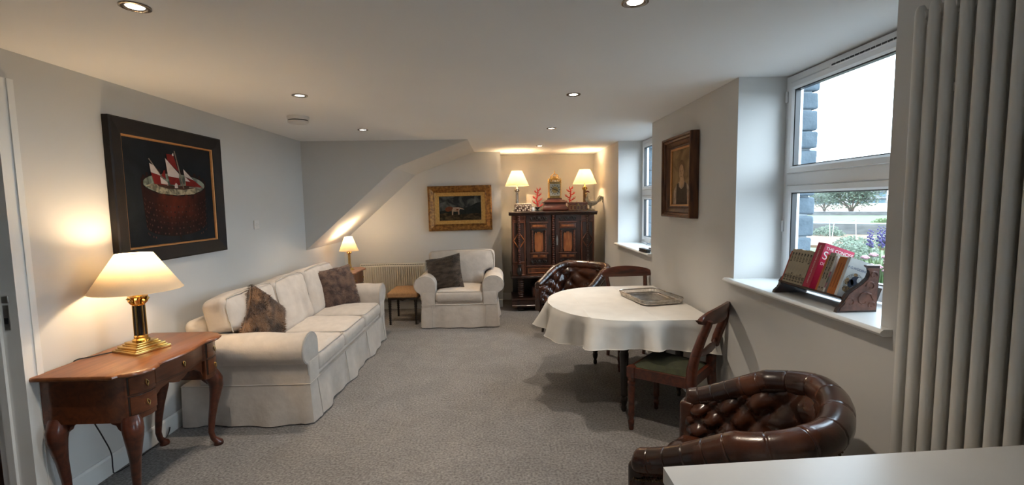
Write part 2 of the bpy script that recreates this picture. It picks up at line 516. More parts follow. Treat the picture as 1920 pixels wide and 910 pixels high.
# windows
for wi, (y0, y1, zs) in enumerate(WINS):
    w = thing('window_%d' % (wi + 1), ['large white framed window behind the rack of books', 'narrowly visible white window in the far reveal', 'unseen white window added at the kitchen end to bring in daylight'][wi], 'window', (WX, (y0 + y1) / 2, zs))
    del w['category']
    w['kind'] = 'structure'
    hw = (y1 - y0) / 2
    H = ZC - zs
    fr = MB().rectsweep(2 * hw - 0.07, H - 0.09, [(0, 0.0), (0.035, 0.0), (0.045, -0.07), (-0.004, -0.07), (-0.012, -0.012)], M=T(0, 0, H / 2 - 0.0, -PI / 2))
    fr.build('frame', UPVC, w, 0)
    zt = 0.625
    MB().rbox(-0.004, 0.066, -hw + 0.03, hw - 0.03, zt - 0.038, zt + 0.038, 0.008).build('transom', UPVC, w)
    for nm, za, zb in (('upper', zt + 0.038, H - 0.055), ('lower', 0.045, zt - 0.038)):
        sw, sh = 2 * hw - 0.085, zb - za
        sash = MB().rectsweep(sw - 0.085, sh - 0.085, [(0, 0.004), (0.012, 0.014), (0.040, 0.014), (0.044, 0.0), (0.044, -0.05), (0, -0.05)], M=T(0, 0, (za + zb) / 2, -PI / 2)).build('sash', UPVC, w, 0)
        MB().rectsweep(sw - 0.097, sh - 0.097, [(0, 0.0), (0.006, 0.003), (0.006, -0.03), (0, -0.03)], M=T(0, 0, (za + zb) / 2, -PI / 2)).build('gasket', BLKPL, sash, 0)
        MB().box(0.020, 0.024, -sw / 2 + 0.043, sw / 2 - 0.043, za + 0.043, zb - 0.043).build('pane', GLASS, sash, 0)
    if wi == 0:
        v = MB().rbox(-0.022, 0.0, -0.30, 0.18, H - 0.062, H - 0.038, 0.005).build('trickle_vent', UPVC, w)
        sl = MB().box(-0.0235, -0.02, 0.0, 0.028, H - 0.055, H - 0.046).build('slot', BLKPL, v, 0)
        for k in range(-9, 5):
            if k == 0: continue
            c = sl.copy(); COL.objects.link(c); c.parent = v; c.location = (0, k * 0.032, 0)
        for zz in (0.30, 1.10):
            MB().lathe([(0.007, 0), (0.009, 0.006), (0.009, 0.065), (0.007, 0.07)], 10, (-0.006, hw - 0.012, zz)).build('hinge', UPVC, w)
    # projecting sill board with a rounded nose
    hs = hw + (0.055 if wi != 1 else 0.03)
    n_ = 6
    nose = [(-(WX - XR) - 0.035 - 0.014 * math.sin(PI * k / n_), -0.028 + 0.028 * k / n_) for k in range(n_ + 1)]
    e_ = -(WX - XR) - 0.001
    MB().prism([(0.0, -0.028), (e_, -0.028), (e_, 0.0), (0.0, 0.0)], -hw + 0.001, hw - 0.001, 'y').build('sill_board', WHITE, w, 0)
    MB().prism([(e_, -0.028)] + nose + [(e_, 0.0)], -hs, hs, 'y').build('sill_nosing', WHITE, w, 30)

# ------------------------------------------------------------------ loose-cover sofa and armchair
def wob(p, a=0.006, s=7.0):
    return a * fnoise(p, s)


def cover_seat(name, label, cat, Wd, nseat, loc, rz):
    """rolled-arm seat under a cream loose cover; local front is -y"""
    D, t = 0.90, thing(name, label, cat, loc, rz)
    hx, hy = Wd / 2, D / 2
    aw = 0.17                                   # arm post width
    ins = 0.055                                 # roll overhang beyond the skirt
    # skirt: a ring that flares a little and ripples
    path = []
    r = 0.03
    X, Y = hx - ins, hy - 0.005
    segs = [((-X, -Y), (X, -Y)), ((X, -Y), (X, Y)), ((X, Y), (-X, Y)), ((-X, Y), (-X, -Y))]
    for (ax, ay), (bx, by) in segs:
        L = math.hypot(bx - ax, by - ay)
        n = max(8, int(L / 0.035))
        for k in range(n):
            u = k / n
            path.append((ax + (bx - ax) * u, ay + (by - ay) * u, (by - ay) / L, -(bx - ax) / L, u * L, L))
    zs = [0.30, 0.27, 0.20, 0.12, 0.05, 0.012]
    V, Fc = [], []
    for zi, z in enumerate(zs):
        q = (0.30 - z) / 0.30
        for (px, py, nx, ny, u, L) in path:
            corner = min(u, L - u)
            fl = 0.006 + q * 0.022 + q * 0.016 * (math.sin(u * 9 + L * 3) + 0.7 * math.sin(u * 21 + L)) * (1 if corner > 0.05 else 0.3)
            if corner < 0.03: fl -= 0.010 * q                   # pleat at the corners
            cr_ = 0.012 * q * math.exp(-((corner - 0.10) / 0.018) ** 2)
            fl += cr_ - 0.010 * q * math.exp(-((corner - 0.055) / 0.012) ** 2)
            V.append((px + nx * fl, py + ny * fl, z + (0.006 * fnoise((px * 3, py * 3, 5)) if zi == len(zs) - 1 else 0)))
    n = len(path)
    for i in range(len(zs) - 1):
        for k in range(n):
            Fc.append((i * n + k, i * n + (k + 1) % n, (i + 1) * n + (k + 1) % n, (i + 1) * n + k))
    Fc.append(tuple(range(n)))
    Fc.append(tuple(range(len(zs) * n - 1, (len(zs) - 1) * n - 1, -1)))
    sk = MB().add(V, Fc).build('skirt', LINEN, t, 50)
    MB().tube([(px + nx * 0.008, py + ny * 0.008, 0.296) for (px, py, nx, ny, u, L) in path], 0.004, 5, closed=True).build('piping', PIPE, sk)
    for qx in ([-0.335, 0.335] if nseat == 1 else [-0.92, -0.31, 0.31, 0.92]):
        MB().tube([(qx, -Y - 0.0075, 0.29), (qx, -Y - 0.018, 0.20), (qx, -Y - 0.030, 0.10), (qx, -Y - 0.036, 0.02)], 0.0035, 5).build('seam', PIPE, sk)
    # deck under the cushions
    MB().rbox(-hx + aw, hx - aw, -hy + 0.02, hy - 0.12, 0.26, 0.335, 0.02).build('seat_deck', LINEN, t)
    # arms
    ez, rx_, rz_ = 0.545, 0.132, 0.112
    for s_ in (-1, 1):
        prof = [(0.0, 0.27), (0.0, 0.40)]
        for k in range(19):
            a = PI - k / 18 * (PI * 1.36)
            prof.append((0.132 + rx_ * math.cos(a) - 0.004, ez + rz_ * math.sin(a)))
        prof += [(0.178, 0.415), (0.172, 0.36), (0.172, 0.27)]
        n = len(prof)
        ysec = [-hy + 0.0, -hy + 0.010, -hy + 0.03] + [-hy + 0.03 + (D - 0.17) * k / 12 for k in range(1, 13)]
        V, Fc = [], []
        for yi, y in enumerate(ysec):
            sc = (0.955, 0.988, 1.0)[yi] if yi < 3 else 1.0
            for (px, pz) in prof:
                cx, cz = 0.09, 0.50
                x, z = cx + (px - cx) * sc, cz + (pz - cz) * (sc if pz > 0.3 else 1)
                w = wob((px * 2 + s_, y * 2.2, pz * 2), 0.010, 3.0) if yi > 2 else 0
                zz = z + (w if pz > 0.5 else 0)
                V.append((s_ * (hx - ins - aw + x + (w if pz > 0.4 else 0) * 0.4), y, zz))
        for i in range(len(ysec) - 1):
            for k in range(n - 1):
                Fc.append((i * n + k, i * n + k + 1, (i + 1) * n + k + 1, (i + 1) * n + k))
            Fc.append((i * n + n - 1, i * n, (i + 1) * n, (i + 1) * n + n - 1))
        Fc.append(tuple(range(n)))
        Fc.append(tuple(range(len(ysec) * n - 1, (len(ysec) - 1) * n - 1, -1)))
        arm = MB().add(V, Fc).build('arm', LINEN, t, 45)
        MB().tube([(s_ * (hx - ins - aw + px), -hy + 0.006, pz) for px, pz in prof[1:-1]], 0.0048, 6).build('piping', PIPE, arm)
        # front post panel running down to the skirt
        MB().rbox(s_ * (hx - ins - aw + 0.0), s_ * (hx - ins + 0.0), -hy - 0.003, -hy + 0.05, 0.25, 0.46, 0.012, fn=lambda p, h: p + Vector((0, wob((p[0] * 4, s_, p[2] * 6), 0.006, 3), 0))).build('arm_front', LINEN, arm)
    # back frame
    def bk(p, h):
        p = p.copy()
        p.y += 0.05 * (p.z / h[2])
        p.z += 0.012 * math.cos(p.x / h[0] * PI / 2) + wob(p, 0.012, 3)
        return p
    MB().rbox(-hx + 0.085, hx - 0.085, hy - 0.21, hy - 0.05, 0.25, 0.745, 0.06, 4, (16, 1, 5), bk).build('back', LINEN, t, 60)
    iw = Wd - 2 * (ins + aw) + 0.01
    cw = iw / nseat
    for k in range(nseat):
        cx = -iw / 2 + cw * (k + 0.5)
        sd = k * 3.7 + Wd

        def seatf(p, h, sd=sd):
            p = p.copy()
            u, v = p.x / h[0], p.y / h[1]
            if p.z > 0:
                p.z += 0.038 * (1 - u * u) * max(0, 1 - v * v) ** 0.5 + 0.008 * fnoise((p.x * 4 + sd, p.y * 4, 0))
            p.y -= 0.012 * math.cos(p.z / h[2] * PI / 2) * (1 if v < -0.6 else 0)
            p.x += 0.004 * fnoise((sd, p.y * 7, p.z * 9)) + 0
            p.z += 0.006 * fnoise((p.x * 9 + sd, p.y * 9, 3))
            return p
        c = MB().rbox(cx - cw / 2 + 0.003, cx + cw / 2 - 0.003, -hy + 0.004, hy - 0.20, 0.318, 0.462, 0.042, 3, (10, 10, 2), seatf).build('seat_cushion', LINEN, t, 70)
        xa, xb, ya, yb, zz = cx - cw / 2 + 0.016, cx + cw / 2 - 0.016, -hy + 0.012, hy - 0.22, 0.458
        zz2 = 0.332
        for z_ in (zz, zz2):
            MB().tube([(xa, yb, z_), (xa, ya + 0.03, z_), (xa + 0.012, ya + 0.006, z_), (xa + 0.04, ya - 0.001, z_)] + [(xa + (xb - xa) * q / 6, ya - 0.003, z_) for q in range(1, 6)] + [(xb - 0.04, ya - 0.001, z_), (xb - 0.012, ya + 0.006, z_), (xb, ya + 0.03, z_), (xb, yb, z_)], 0.0042, 5).build('piping', PIPE, c)

        ext = 0.145 if nseat > 1 else 0.150
        eL, eR = (ext if k == 0 else 0.0), (ext if k == nseat - 1 else 0.0)
        bw = cw + eL + eR
        sh_ = (eR - eL) / 2

        def backf(p, h, sd=sd, eL=eL, eR=eR):
            p = p.copy()
            u, v = p.x / h[0], p.z / h[2]
            p.y += (-1 if p.y < 0 else 0.4) * 0.034 * (1 - u * u) * (1 - min(1, abs(v + 0.15)) ** 2)
            p.z += 0.014 * math.cos(u * PI / 2) * (1 if v > 0 else 0) + 0.014 * fnoise((p.x * 3 + sd, 1, p.z * 3))
            p.y += 0.018 * fnoise((p.x * 6 + sd, p.z * 6, 1)) + 0.010 * fnoise((p.x * 14 + sd, p.z * 5, 4))
            p.x += 0.010 * fnoise((sd, p.z * 6, 8))
            # the ends wrap over the arms, so they step in below arm height
            lo_ = 1 - max(0.0, min(1.0, (p.z + 0.05) / 0.06))
            w_ = h[0]
            if eL and p.x < 0: p.x *= 1 - lo_ * (eL / w_)
            if eR and p.x > 0: p.x *= 1 - lo_ * (eR / w_)
            return p
        lean = R(-13)
        M = T(cx + sh_ + random.uniform(-0.006, 0.006), hy - 0.275, 0.665 + random.uniform(0, 0.012), random.uniform(-0.02, 0.02), lean, random.uniform(-0.015, 0.015))
        c = MB().rbox(-bw / 2 + 0.002, bw / 2 - 0.002, -0.095, 0.095, -0.235, 0.235, 0.055, 3, (16, 2, 18), backf, M=M).build('back_cushion', LINEN, t, 70)
        pts = [(-bw / 2 + 0.022, -0.080, -0.02), (-bw / 2 + 0.014, -0.082, 0.08), (-bw / 2 + 0.018, -0.084, 0.16), (-bw / 2 + 0.05, -0.088, 0.222), (-bw / 4, -0.094, 0.238), (0, -0.096, 0.243), (bw / 4, -0.094, 0.238), (bw / 2 - 0.05, -0.088, 0.222), (bw / 2 - 0.018, -0.084, 0.16), (bw / 2 - 0.014, -0.082, 0.08), (bw / 2 - 0.022, -0.080, -0.02)]
        MB().tube(pts, 0.0042, 5, M=M).build('piping', PIPE, c)
    return t


cover_seat('sofa', 'long cream three-seat sofa with rolled arms against the left wall', 'sofa', 2.20, 3, (-1.822, 4.22, 0), PI / 2)
cover_seat('armchair', 'cream loose-covered armchair below the gilt framed landscape', 'armchair', 1.05, 1, (-0.535, 6.085, 0), 0.0)


def pillow(name, label, size, thick, mt, loc, rot, seed, fur=7000, flen=0.026):
    """fur cushion: pinched corners, full middle; local face is -y, edges in x and z"""
    t = thing(name, label, 'cushion', loc)
    t.rotation_euler = rot

    def surf(u, v, s_):
        a, c = u * 2 - 1, v * 2 - 1
        pin = 0.07
        x = a * (1 - pin * (1 - c * c) * abs(a) ** 3)
        z = c * (1 - pin * (1 - a * a) * abs(c) ** 3)
        th = ((1 - a ** 4) * (1 - c ** 4)) ** 0.55
        th *= 1 + 0.18 * fnoise((a * 1.6 + seed, c * 1.6, s_))
        return Vector((x * size / 2, s_ * th * thick / 2, z * size / 2))
    b = MB()
    n = 18
    b.grid(lambda u, v: surf(u, v, -1), n, n)
    b.grid(lambda u, v: surf(u, v, 1), n, n)
    b.build('cover', mt, t, 70)
    rnd = random.Random(seed)
    f = MB()
    V, Fc = [], []
    for k in range(fur):
        s_ = -1 if rnd.random() < 0.68 else 1
        u, v = rnd.random(), rnd.random()
        if rnd.random() < 0.22:
            e = rnd.choice((0.004, 0.996))
            if rnd.random() < 0.5: u = e
            else: v = e
        p = surf(u, v, s_)
        nrm = Vector(((u - 0.5) * 0.9, s_ * 0.9, (v - 0.5) * 0.9)).normalized()
        comb = Vector((math.sin(seed + 3 * fnoise((u * 2, v * 2, seed))), 0, -0.9 + fnoise((v * 3, u * 3, seed))))
        dr = (nrm * 0.75 + comb * 0.8 + Vector((rnd.uniform(-.4, .4), rnd.uniform(-.3, .3), rnd.uniform(-.4, .4)))).normalized()
        L = flen * rnd.uniform(0.7, 1.3)
        sd = dr.cross(nrm)
        if sd.length < 1e-4: continue
        sd = sd.normalized() * rnd.uniform(0.0012, 0.0024)
        q = len(V)
        V += [p - sd, p + sd, p + dr * L]
        Fc.append((q, q + 1, q + 2))
    f.add(V, Fc)
    o = f.build('fur', mt, t, 0, fix=False)
    o['kind'] = 'stuff'
    return t


pillow('fur_cushion', 'tan and black fur cushion behind the near arm of the sofa', 0.42, 0.17, FURB, (-1.852, 3.530, 0.675), (R(-19), R(40), R(76)), 3.0)
pillow('fur_cushion', 'mauve brown fur cushion at the far end of the sofa', 0.45, 0.17, FURM, (-1.795, 4.95, 0.665), (R(-18), R(-4), R(56)), 8.0)
pillow('fur_cushion', 'dark brown fur cushion tilted on the cream armchair', 0.46, 0.14, FURD, (-0.735, 5.915, 0.655), (R(-20), R(-12), R(-8)), 5.0)

# ------------------------------------------------------------------ walnut dressing table
def cabriole(b, foot, knee, top, z_top, out):
    """leg path from the top block to a pad foot; out = unit direction of the curve"""
    pts, rad = [], []
    spec = [(z_top, 0.0, 0.040), (z_top - 0.025, 0.008, 0.045), (z_top - 0.06, 0.022, 0.046), (z_top - 0.10, 0.027, 0.041), (z_top - 0.15, 0.020, 0.034), (z_top - 0.22, 0.008, 0.026), (z_top - 0.32, -0.008, 0.021), (0.10, -0.016, 0.0175), (0.055, -0.008, 0.0165), (0.030, 0.008, 0.020), (0.018, 0.016, 0.028), (0.008, 0.018, 0.030), (0.0, 0.018, 0.026)]
    for z, o, r in spec:
        pts.append((top[0] + out[0] * o, top[1] + out[1] * o, z))
        rad.append(r)
    return b.tube(pts, rad, 14)


t = thing('dressing_table', 'walnut serpentine dressing table with brass lamp beside the doorway', 'table', (XL, 2.60, 0))
DT = 0.74
# half outline of the front edge (distance from wall, half length), mirrored about the middle
front = [(0.385, 0.395), (0.415, 0.395), (0.425, 0.375), (0.47, 0.365), (0.510, 0.325), (0.526, 0.27), (0.520, 0.225), (0.502, 0.205), (0.500, 0.175), (0.512, 0.11), (0.522, 0.04)]
outl = [(0.02, -0.395)] + [(x, -y) for x, y in front] + [(x, y) for x, y in front[::-1]] + [(0.02, 0.395)]


def inset(pl, k):
    return [(x * (1 - k) + 0.02 * k if x > 0.1 else x, y * (1 - k * 0.55)) for x, y in pl]


n = len(outl)
V, Fc = [], []
lay = [(0.05, DT - 0.024), (0.012, DT - 0.020), (0.0, DT - 0.013), (0.004, DT - 0.006), (0.018, DT - 0.0015), (0.03, DT)]
for k, z in lay:
    V += [(x, y, z) for x, y in inset(outl, k)]
for i in range(len(lay) - 1):
    for k in range(n):
        Fc.append((i * n + k, i * n + (k + 1) % n, (i + 1) * n + (k + 1) % n, (i + 1) * n + k))
Fc.append(tuple(range(n - 1, -1, -1)))
Fc.append(tuple(range((len(lay) - 1) * n, len(lay) * n)))
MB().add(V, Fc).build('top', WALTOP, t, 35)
# carcass: side pedestals deep, kneehole frieze shallow
bo = inset(outl, 0.085)
ped = 0.205


def clip(pl, ya, yb):
    """points of the front curve between two y values, closed to the wall"""
    fr = [p for p in pl if p[0] > 0.1]
    out = []
    def at(y):
        for (x0, y0), (x1, y1) in zip(fr, fr[1:]):
            if y0 <= y <= y1 and y1 > y0:
                return x0 + (x1 - x0) * (y - y0) / (y1 - y0)
        return fr[0][0]
    out.append((0.03, ya)); out.append((at(ya + 1e-6), ya))
    out += [p for p in fr if ya < p[1] < yb]
    out.append((at(yb - 1e-6), yb)); out.append((0.03, yb))
    return out


for s_ in (-1, 1):
    ya, yb = sorted((s_ * 0.357, s_ * ped))
    pl = clip(bo, ya, yb)
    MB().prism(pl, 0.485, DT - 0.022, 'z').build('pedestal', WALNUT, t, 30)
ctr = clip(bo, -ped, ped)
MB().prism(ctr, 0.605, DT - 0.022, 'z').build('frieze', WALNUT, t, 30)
# shaped apron under the kneehole
ap = [(-ped, 0.61), (-ped, 0.50), (-0.185, 0.545), (-0.14, 0.575), (-0.075, 0.585), (-0.05, 0.57), (0.0, 0.555), (0.05, 0.57), (0.075, 0.585), (0.14, 0.575), (0.185, 0.545), (ped, 0.50), (ped, 0.61)]
MB().prism([(y, z) for y, z in ap], 0.435, 0.452, 'x').build('apron', WALNUT, t, 0)
# drawers as proud fronts
def drawer(ya, yb, za, zb, nm='drawer'):
    fr = [p for p in clip(bo, ya, yb) if p[0] > 0.1]
    pl = [(x + 0.006, y) for x, y in fr] + [(x - 0.01, y) for x, y in fr[::-1]]
    o = MB().prism(pl, za, zb, 'z').build(nm, WALNUT, t, 30)
    fr2 = [p for p in clip(bo, ya - 0.004, yb + 0.004) if p[0] > 0.1]
    MB().prism([(x + 0.0022, y) for x, y in fr2] + [(x - 0.01, y) for x, y in fr2[::-1]], za - 0.004, zb + 0.004, 'z').build('cock_bead', BLACKW, o, 30)
    xm = sum(p[0] for p in fr) / len(fr) + 0.012
    ym = (ya + yb) / 2
    zc = (za + zb) / 2
    pt = MB()
    pt.prism([(ym - 0.016, zc - 0.004), (ym, zc - 0.028), (ym + 0.016, zc - 0.004), (ym + 0.012, zc + 0.020), (ym, zc + 0.026), (ym - 0.012, zc + 0.020)], xm - 0.004, xm, 'x')
    pt.build('escutcheon', BRASSD, o, 0)
    MB().tube([(xm + 0.002, ym - 0.001, zc + 0.014), (xm + 0.010, ym - 0.009, zc + 0.0), (xm + 0.012, ym, zc - 0.020), (xm + 0.010, ym + 0.009, zc + 0.0), (xm + 0.002, ym + 0.001, zc + 0.014)], 0.0028, 6).build('drop_handle', BRASSD, o)


for s_ in (-1, 1):
    ya, yb = sorted((s_ * 0.338, s_ * 0.215))
    drawer(ya, yb, 0.622, 0.708)
    drawer(ya, yb, 0.515, 0.607)
drawer(-0.190, 0.190, 0.622, 0.708)
for x, y, ox, oy in ((0.425, -0.315, 0.7, -0.7), (0.425, 0.315, 0.7, 0.7), (0.075, -0.325, 0.25, -0.9), (0.075, 0.325, 0.25, 0.9)):
    cabriole(MB(), None, None, (x, y), 0.50, (ox * 1.1, oy * 1.1)).build('leg', MAHOG, t, 60)

for s_ in (-1, 1):
    for x_ in (0.075, 0.425):
        q_ = 1 if x_ < 0.2 else -1
        y_ = s_ * 0.322
        MB().prism([(x_ + q_ * 0.02, 0.487), (x_ + q_ * 0.095, 0.487), (x_ + q_ * 0.085, 0.470), (x_ + q_ * 0.062, 0.462), (x_ + q_ * 0.052, 0.440), (x_ + q_ * 0.02, 0.415)], y_ - 0.013, y_ + 0.013, 'y').build('knee_bracket', MAHOG, t, 0)

# ------------------------------------------------------------------ column table lamps
def lamp_light(loc, watts, col=WARM, parent=None):
    l = bpy.data.lights.new('lamp_bulb', 'POINT')
    l.energy = watts
    l.color = col
    l.shadow_soft_size = 0.03
    o = put(bpy.data.objects.new('lamp_bulb', l), parent)
    o.location = loc
    return o


def shade(b_, r0, r1, z0, z1, n=40, th=0.0015):
    V, Fc = [], []
    for r, z in ((r0, z0), (r1, z1), (r1 - th, z1), (r0 - th, z0)):
        for k in range(n):
            a = 2 * PI * k / n
            V.append((r * math.cos(a), r * math.sin(a), z))
    for i in range(4):
        for k in range(n):
            Fc.append((i * n + k, i * n + (k + 1) % n, ((i + 1) % 4) * n + (k + 1) % n, ((i + 1) % 4) * n + k))
    return b_.add(V, Fc)


def column_lamp(label, loc, rz, base, hb, cr_, z_cap, r0, r1, z0, z1, watts, metal, core, square=True):
    t = thing('table_lamp', label, 'lamp', loc, rz)
    b = MB()
    h = base / 2
    if square:
        z = 0.0
        for k, (f_, dz) in enumerate(((1.0, 0.28), (0.90, 0.10), (0.82, 0.22), (0.66, 0.12), (0.58, 0.18))):
            b.rbox(-h * f_, h * f_, -h * f_, h * f_, z, z + dz * hb, 0.003, 1)
            z += dz * hb
    else:
        b.lathe([(h, 0), (h, 0.15 * hb), (h * 0.86, 0.35 * hb), (h * 0.8, 0.55 * hb), (h * 0.45, 0.75 * hb), (h * 0.36, hb)], 24)
        z = hb
    b.build('base', metal, t, 35)
    MB().lathe([(cr_ * 1.55, z), (cr_ * 1.6, z + 0.008), (cr_ * 1.2, z + 0.018), (cr_ * 1.3, z + 0.026), (cr_ * 1.05, z + 0.034)], 20).build('collar', metal, t)
    zc0, zc1 = z + 0.03, z_cap
    # fluted shaft
    V, Fc = [], []
    N = 36
    for zz, f_ in ((zc0, 1.05), (zc0 + 0.005, 1.0), (zc1 - 0.005, 0.94), (zc1, 1.0)):
        for k in range(N):
            a = 2 * PI * k / N
            r = cr_ * f_ * (1.0 if k % 3 else 0.88)
            V.append((r * math.cos(a), r * math.sin(a), zz))
    for i in range(3):
        for k in range(N):
            Fc.append((i * N + k, i * N + (k + 1) % N, (i + 1) * N + (k + 1) % N, (i + 1) * N + k))
    MB().add(V, Fc).build('column', core, t, 20)
    if core is not metal:
        for k in range(6):
            a = 2 * PI * k / 6
            MB().tube([(cr_ * 1.0 * math.cos(a), cr_ * 1.0 * math.sin(a), zc0), (cr_ * 0.95 * math.cos(a), cr_ * 0.95 * math.sin(a), zc1)], cr_ * 0.20, 5).build('rib', metal, t)
    # capital with leaves
    hc = cr_ * 2.0
    cap = MB().lathe([(cr_ * 1.05, zc1), (cr_ * 1.2, zc1 + 0.006), (cr_ * 0.95, zc1 + 0.012), (cr_ * 1.15, zc1 + hc * 0.6), (cr_ * 1.75, zc1 + hc * 0.9), (cr_ * 1.75, zc1 + hc)], 20, sq=None).build('capital', metal, t)
    for k in range(8):
        a = 2 * PI * k / 8
        c_, s_ = math.cos(a), math.sin(a)
        q = 1.0 if k % 2 else 0.75
        MB().tube([(cr_ * 1.0 * c_, cr_ * 1.0 * s_, zc1 + 0.010), (cr_ * 1.35 * c_, cr_ * 1.35 * s_, zc1 + hc * 0.45 * q), (cr_ * 1.75 * c_, cr_ * 1.75 * s_, zc1 + hc * 0.8 * q), (cr_ * 1.95 * c_, cr_ * 1.95 * s_, zc1 + hc * 0.66 * q)], [0.007, 0.009, 0.008, 0.004], 6).build('leaf', metal, cap)
    zt = zc1 + hc
    MB().lathe([(cr_ * 0.9, zt), (cr_ * 0.75, zt + 0.012), (cr_ * 0.4, zt + 0.022), (cr_ * 0.36, zt + 0.05), (cr_ * 0.5, zt + 0.052), (cr_ * 0.5, zt + 0.085)], 16).build('socket', metal, t)
    zb = max(zt + 0.09, z0 + 0.04)
    MB().lathe([(0.011, zt + 0.08), (0.013, zb), (0.025, zb + 0.03), (0.028, zb + 0.05), (0.020, zb + 0.072), (0.006, zb + 0.08)], 14).build('bulb', FROST, t)
    sh = shade(MB(), r0, r1, z0, z1).build('shade', SHADE, t, 60)
    MB().tube([(r0 * math.cos(a), r0 * math.sin(a), z0) for a in [2 * PI * k / 36 for k in range(36)]], 0.0022, 5, closed=True).build('rim', SHADE, sh)
    ring = MB().tube([(r1 * 0.98 * math.cos(a), r1 * 0.98 * math.sin(a), z1 - 0.012) for a in [2 * PI * k / 24 for k in range(24)]], 0.0014, 4, closed=True)
    for k in range(3):
        a = 2 * PI * k / 3
        ring.tube([(0.006 * math.cos(a), 0.006 * math.sin(a), z1 - 0.012), (r1 * 0.98 * math.cos(a), r1 * 0.98 * math.sin(a), z1 - 0.012)], 0.0012, 4)
    ring.build('carrier', BRASSD, sh)
    lamp_light((0, 0, zb + 0.085 + 0.02), watts, parent=t)
    return t


column_lamp('brass column lamp with a black shaft and wide cream shade on the walnut dressing table', (-2.085, 2.63, DT), R(-20), 0.195, 0.062, 0.027, 0.262, 0.218, 0.088, 0.352, 0.560, W_DESK, BRASS, BLKMET)

# flex of that lamp: over the table edge and down to the skirting
fl = MB()
pts = [(-2.203, 2.60, 0.744), (-2.23, 2.56, 0.7445), (-2.27, 2.50, 0.7445), (-2.302, 2.46, 0.744), (-2.311, 2.45, 0.72), (-2.31, 2.46, 0.60), (-2.30, 2.50, 0.42), (-2.27, 2.53, 0.28), (-2.255, 2.56, 0.16), (-2.275, 2.585, 0.05), (-2.285, 2.61, 0.010), (-2.27, 2.70, 0.007), (-2.28, 2.86, 0.007), (-2.285, 3.02, 0.010), (-2.298, 3.08, 0.06)]
sm = []
for i in range(len(pts) - 1):
    p0, p1, p2, p3 = [Vector(pts[max(0, min(len(pts) - 1, i + k))]) for k in (-1, 0, 1, 2)]
    for k in range(6):
        u = k / 6
        sm.append(0.5 * ((2 * p1) + (-p0 + p2) * u + (2 * p0 - 5 * p1 + 4 * p2 - p3) * u * u + (-p0 + 3 * p1 - 3 * p2 + p3) * u ** 3))
o = fl.tube(sm, 0.0032, 6).build('lamp_cable', BLKPL)
tag(o, 'thin black lamp cable trailing down the wall behind the walnut table', 'cable')
# ------------------------------------------------------------------ corner chest and its lamp
t = thing('bow_front_chest', 'small dark bow-fronted chest in the corner under the stair slope', 'chest', (XL, 6.0, 0))
CT = 0.70
cf = [(0.37, 0.36), (0.395, 0.355), (0.41, 0.33), (0.455, 0.28), (0.47, 0.20), (0.455, 0.13), (0.45, 0.07), (0.455, 0.0)]
co = [(0.02, -0.36)] + [(x, -y) for x, y in cf] + [(x, y) for x, y in cf[-2::-1]] + [(0.02, 0.36)]
n = len(co)
V, Fc = [], []
for k, z in [(0.04, CT - 0.024), (0.0, CT - 0.018), (0.0, CT - 0.010), (0.02, CT)]:
    V += [(x, y, z) for x, y in inset(co, k)]
for i in range(3):
    for k in range(n):
        Fc.append((i * n + k, i * n + (k + 1) % n, (i + 1) * n + (k + 1) % n, (i + 1) * n + k))
Fc += [tuple(range(n - 1, -1, -1)), tuple(range(3 * n, 4 * n))]
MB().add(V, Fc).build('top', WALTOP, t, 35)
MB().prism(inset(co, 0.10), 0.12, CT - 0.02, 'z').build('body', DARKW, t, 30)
for za, zb in ((0.52, 0.66), (0.34, 0.50), (0.15, 0.32)):
    fr_ = [p for p in inset(co, 0.10) if p[0] > 0.1 and abs(p[1]) < 0.29]
    dr = MB().prism([(x + 0.008, y) for x, y in fr_] + [(x - 0.01, y) for x, y in fr_[::-1]], za, zb, 'z').build('drawer', MIDW, t, 30)
    for yy in (-0.16, 0.16):
        MB().ball((0.445, yy, (za + zb) / 2), 0.012).build('knob', BRASSD, dr)
for sx in (0.07, 0.34):
    for sy in (-0.29, 0.29):
        MB().lathe([(0.028, 0), (0.034, 0.03), (0.026, 0.09), (0.04, 0.125)], 12, (sx, sy, 0)).build('foot', DARKW, t)
column_lamp('small brass candlestick lamp with cream shade on the corner chest', (-2.02, 6.08, CT), 0, 0.12, 0.045, 0.017, 0.215, 0.122, 0.052, 0.258, 0.440, W_SIDE, BRASS, BRASS, square=False)

# ------------------------------------------------------------------ panel radiator on the end wall
t = thing('panel_radiator', 'cream corrugated panel radiator under the gilt framed landscape', 'radiator', (-1.60, YB, 0))
rw = 0.47
Nn = 28
poly = [(-rw, -0.085)]
for k in range(Nn):
    x0 = -rw + 0.02 + (2 * rw - 0.04) * k / Nn
    dx = (2 * rw - 0.04) / Nn
    poly += [(x0, -0.085), (x0 + dx * 0.10, -0.106), (x0 + dx * 0.58, -0.106), (x0 + dx * 0.68, -0.085)]
poly += [(rw, -0.085), (rw, -0.075), (-rw, -0.075)]
MB().prism(poly, 0.185, 0.655, 'z').build('front_panel', RADM, t, 0)
MB().rbox(-rw, rw, -0.093, -0.073, 0.645, 0.672, 0.006).rbox(-rw, rw, -0.093, -0.073, 0.165, 0.195, 0.006).build('seams', RADM, t)
g = MB().rbox(-rw, rw, -0.092, -0.022, 0.672, 0.694, 0.004).build('top_grille', RADM, t)
sl = MB().box(0, 0.024, -0.0935, -0.02, 0.676, 0.684).build('slot', BLKPL, g, 0)
for k in range(Nn):
    c = sl if k == 0 else sl.copy()
    if k: COL.objects.link(c); c.parent = g
    c.location = (-rw + 0.015 + k * (2 * rw - 0.03) / Nn, 0, 0)
MB().rbox(-rw, rw, -0.055, -0.022, 0.17, 0.67, 0.004).build('rear_panel', RADM, t)
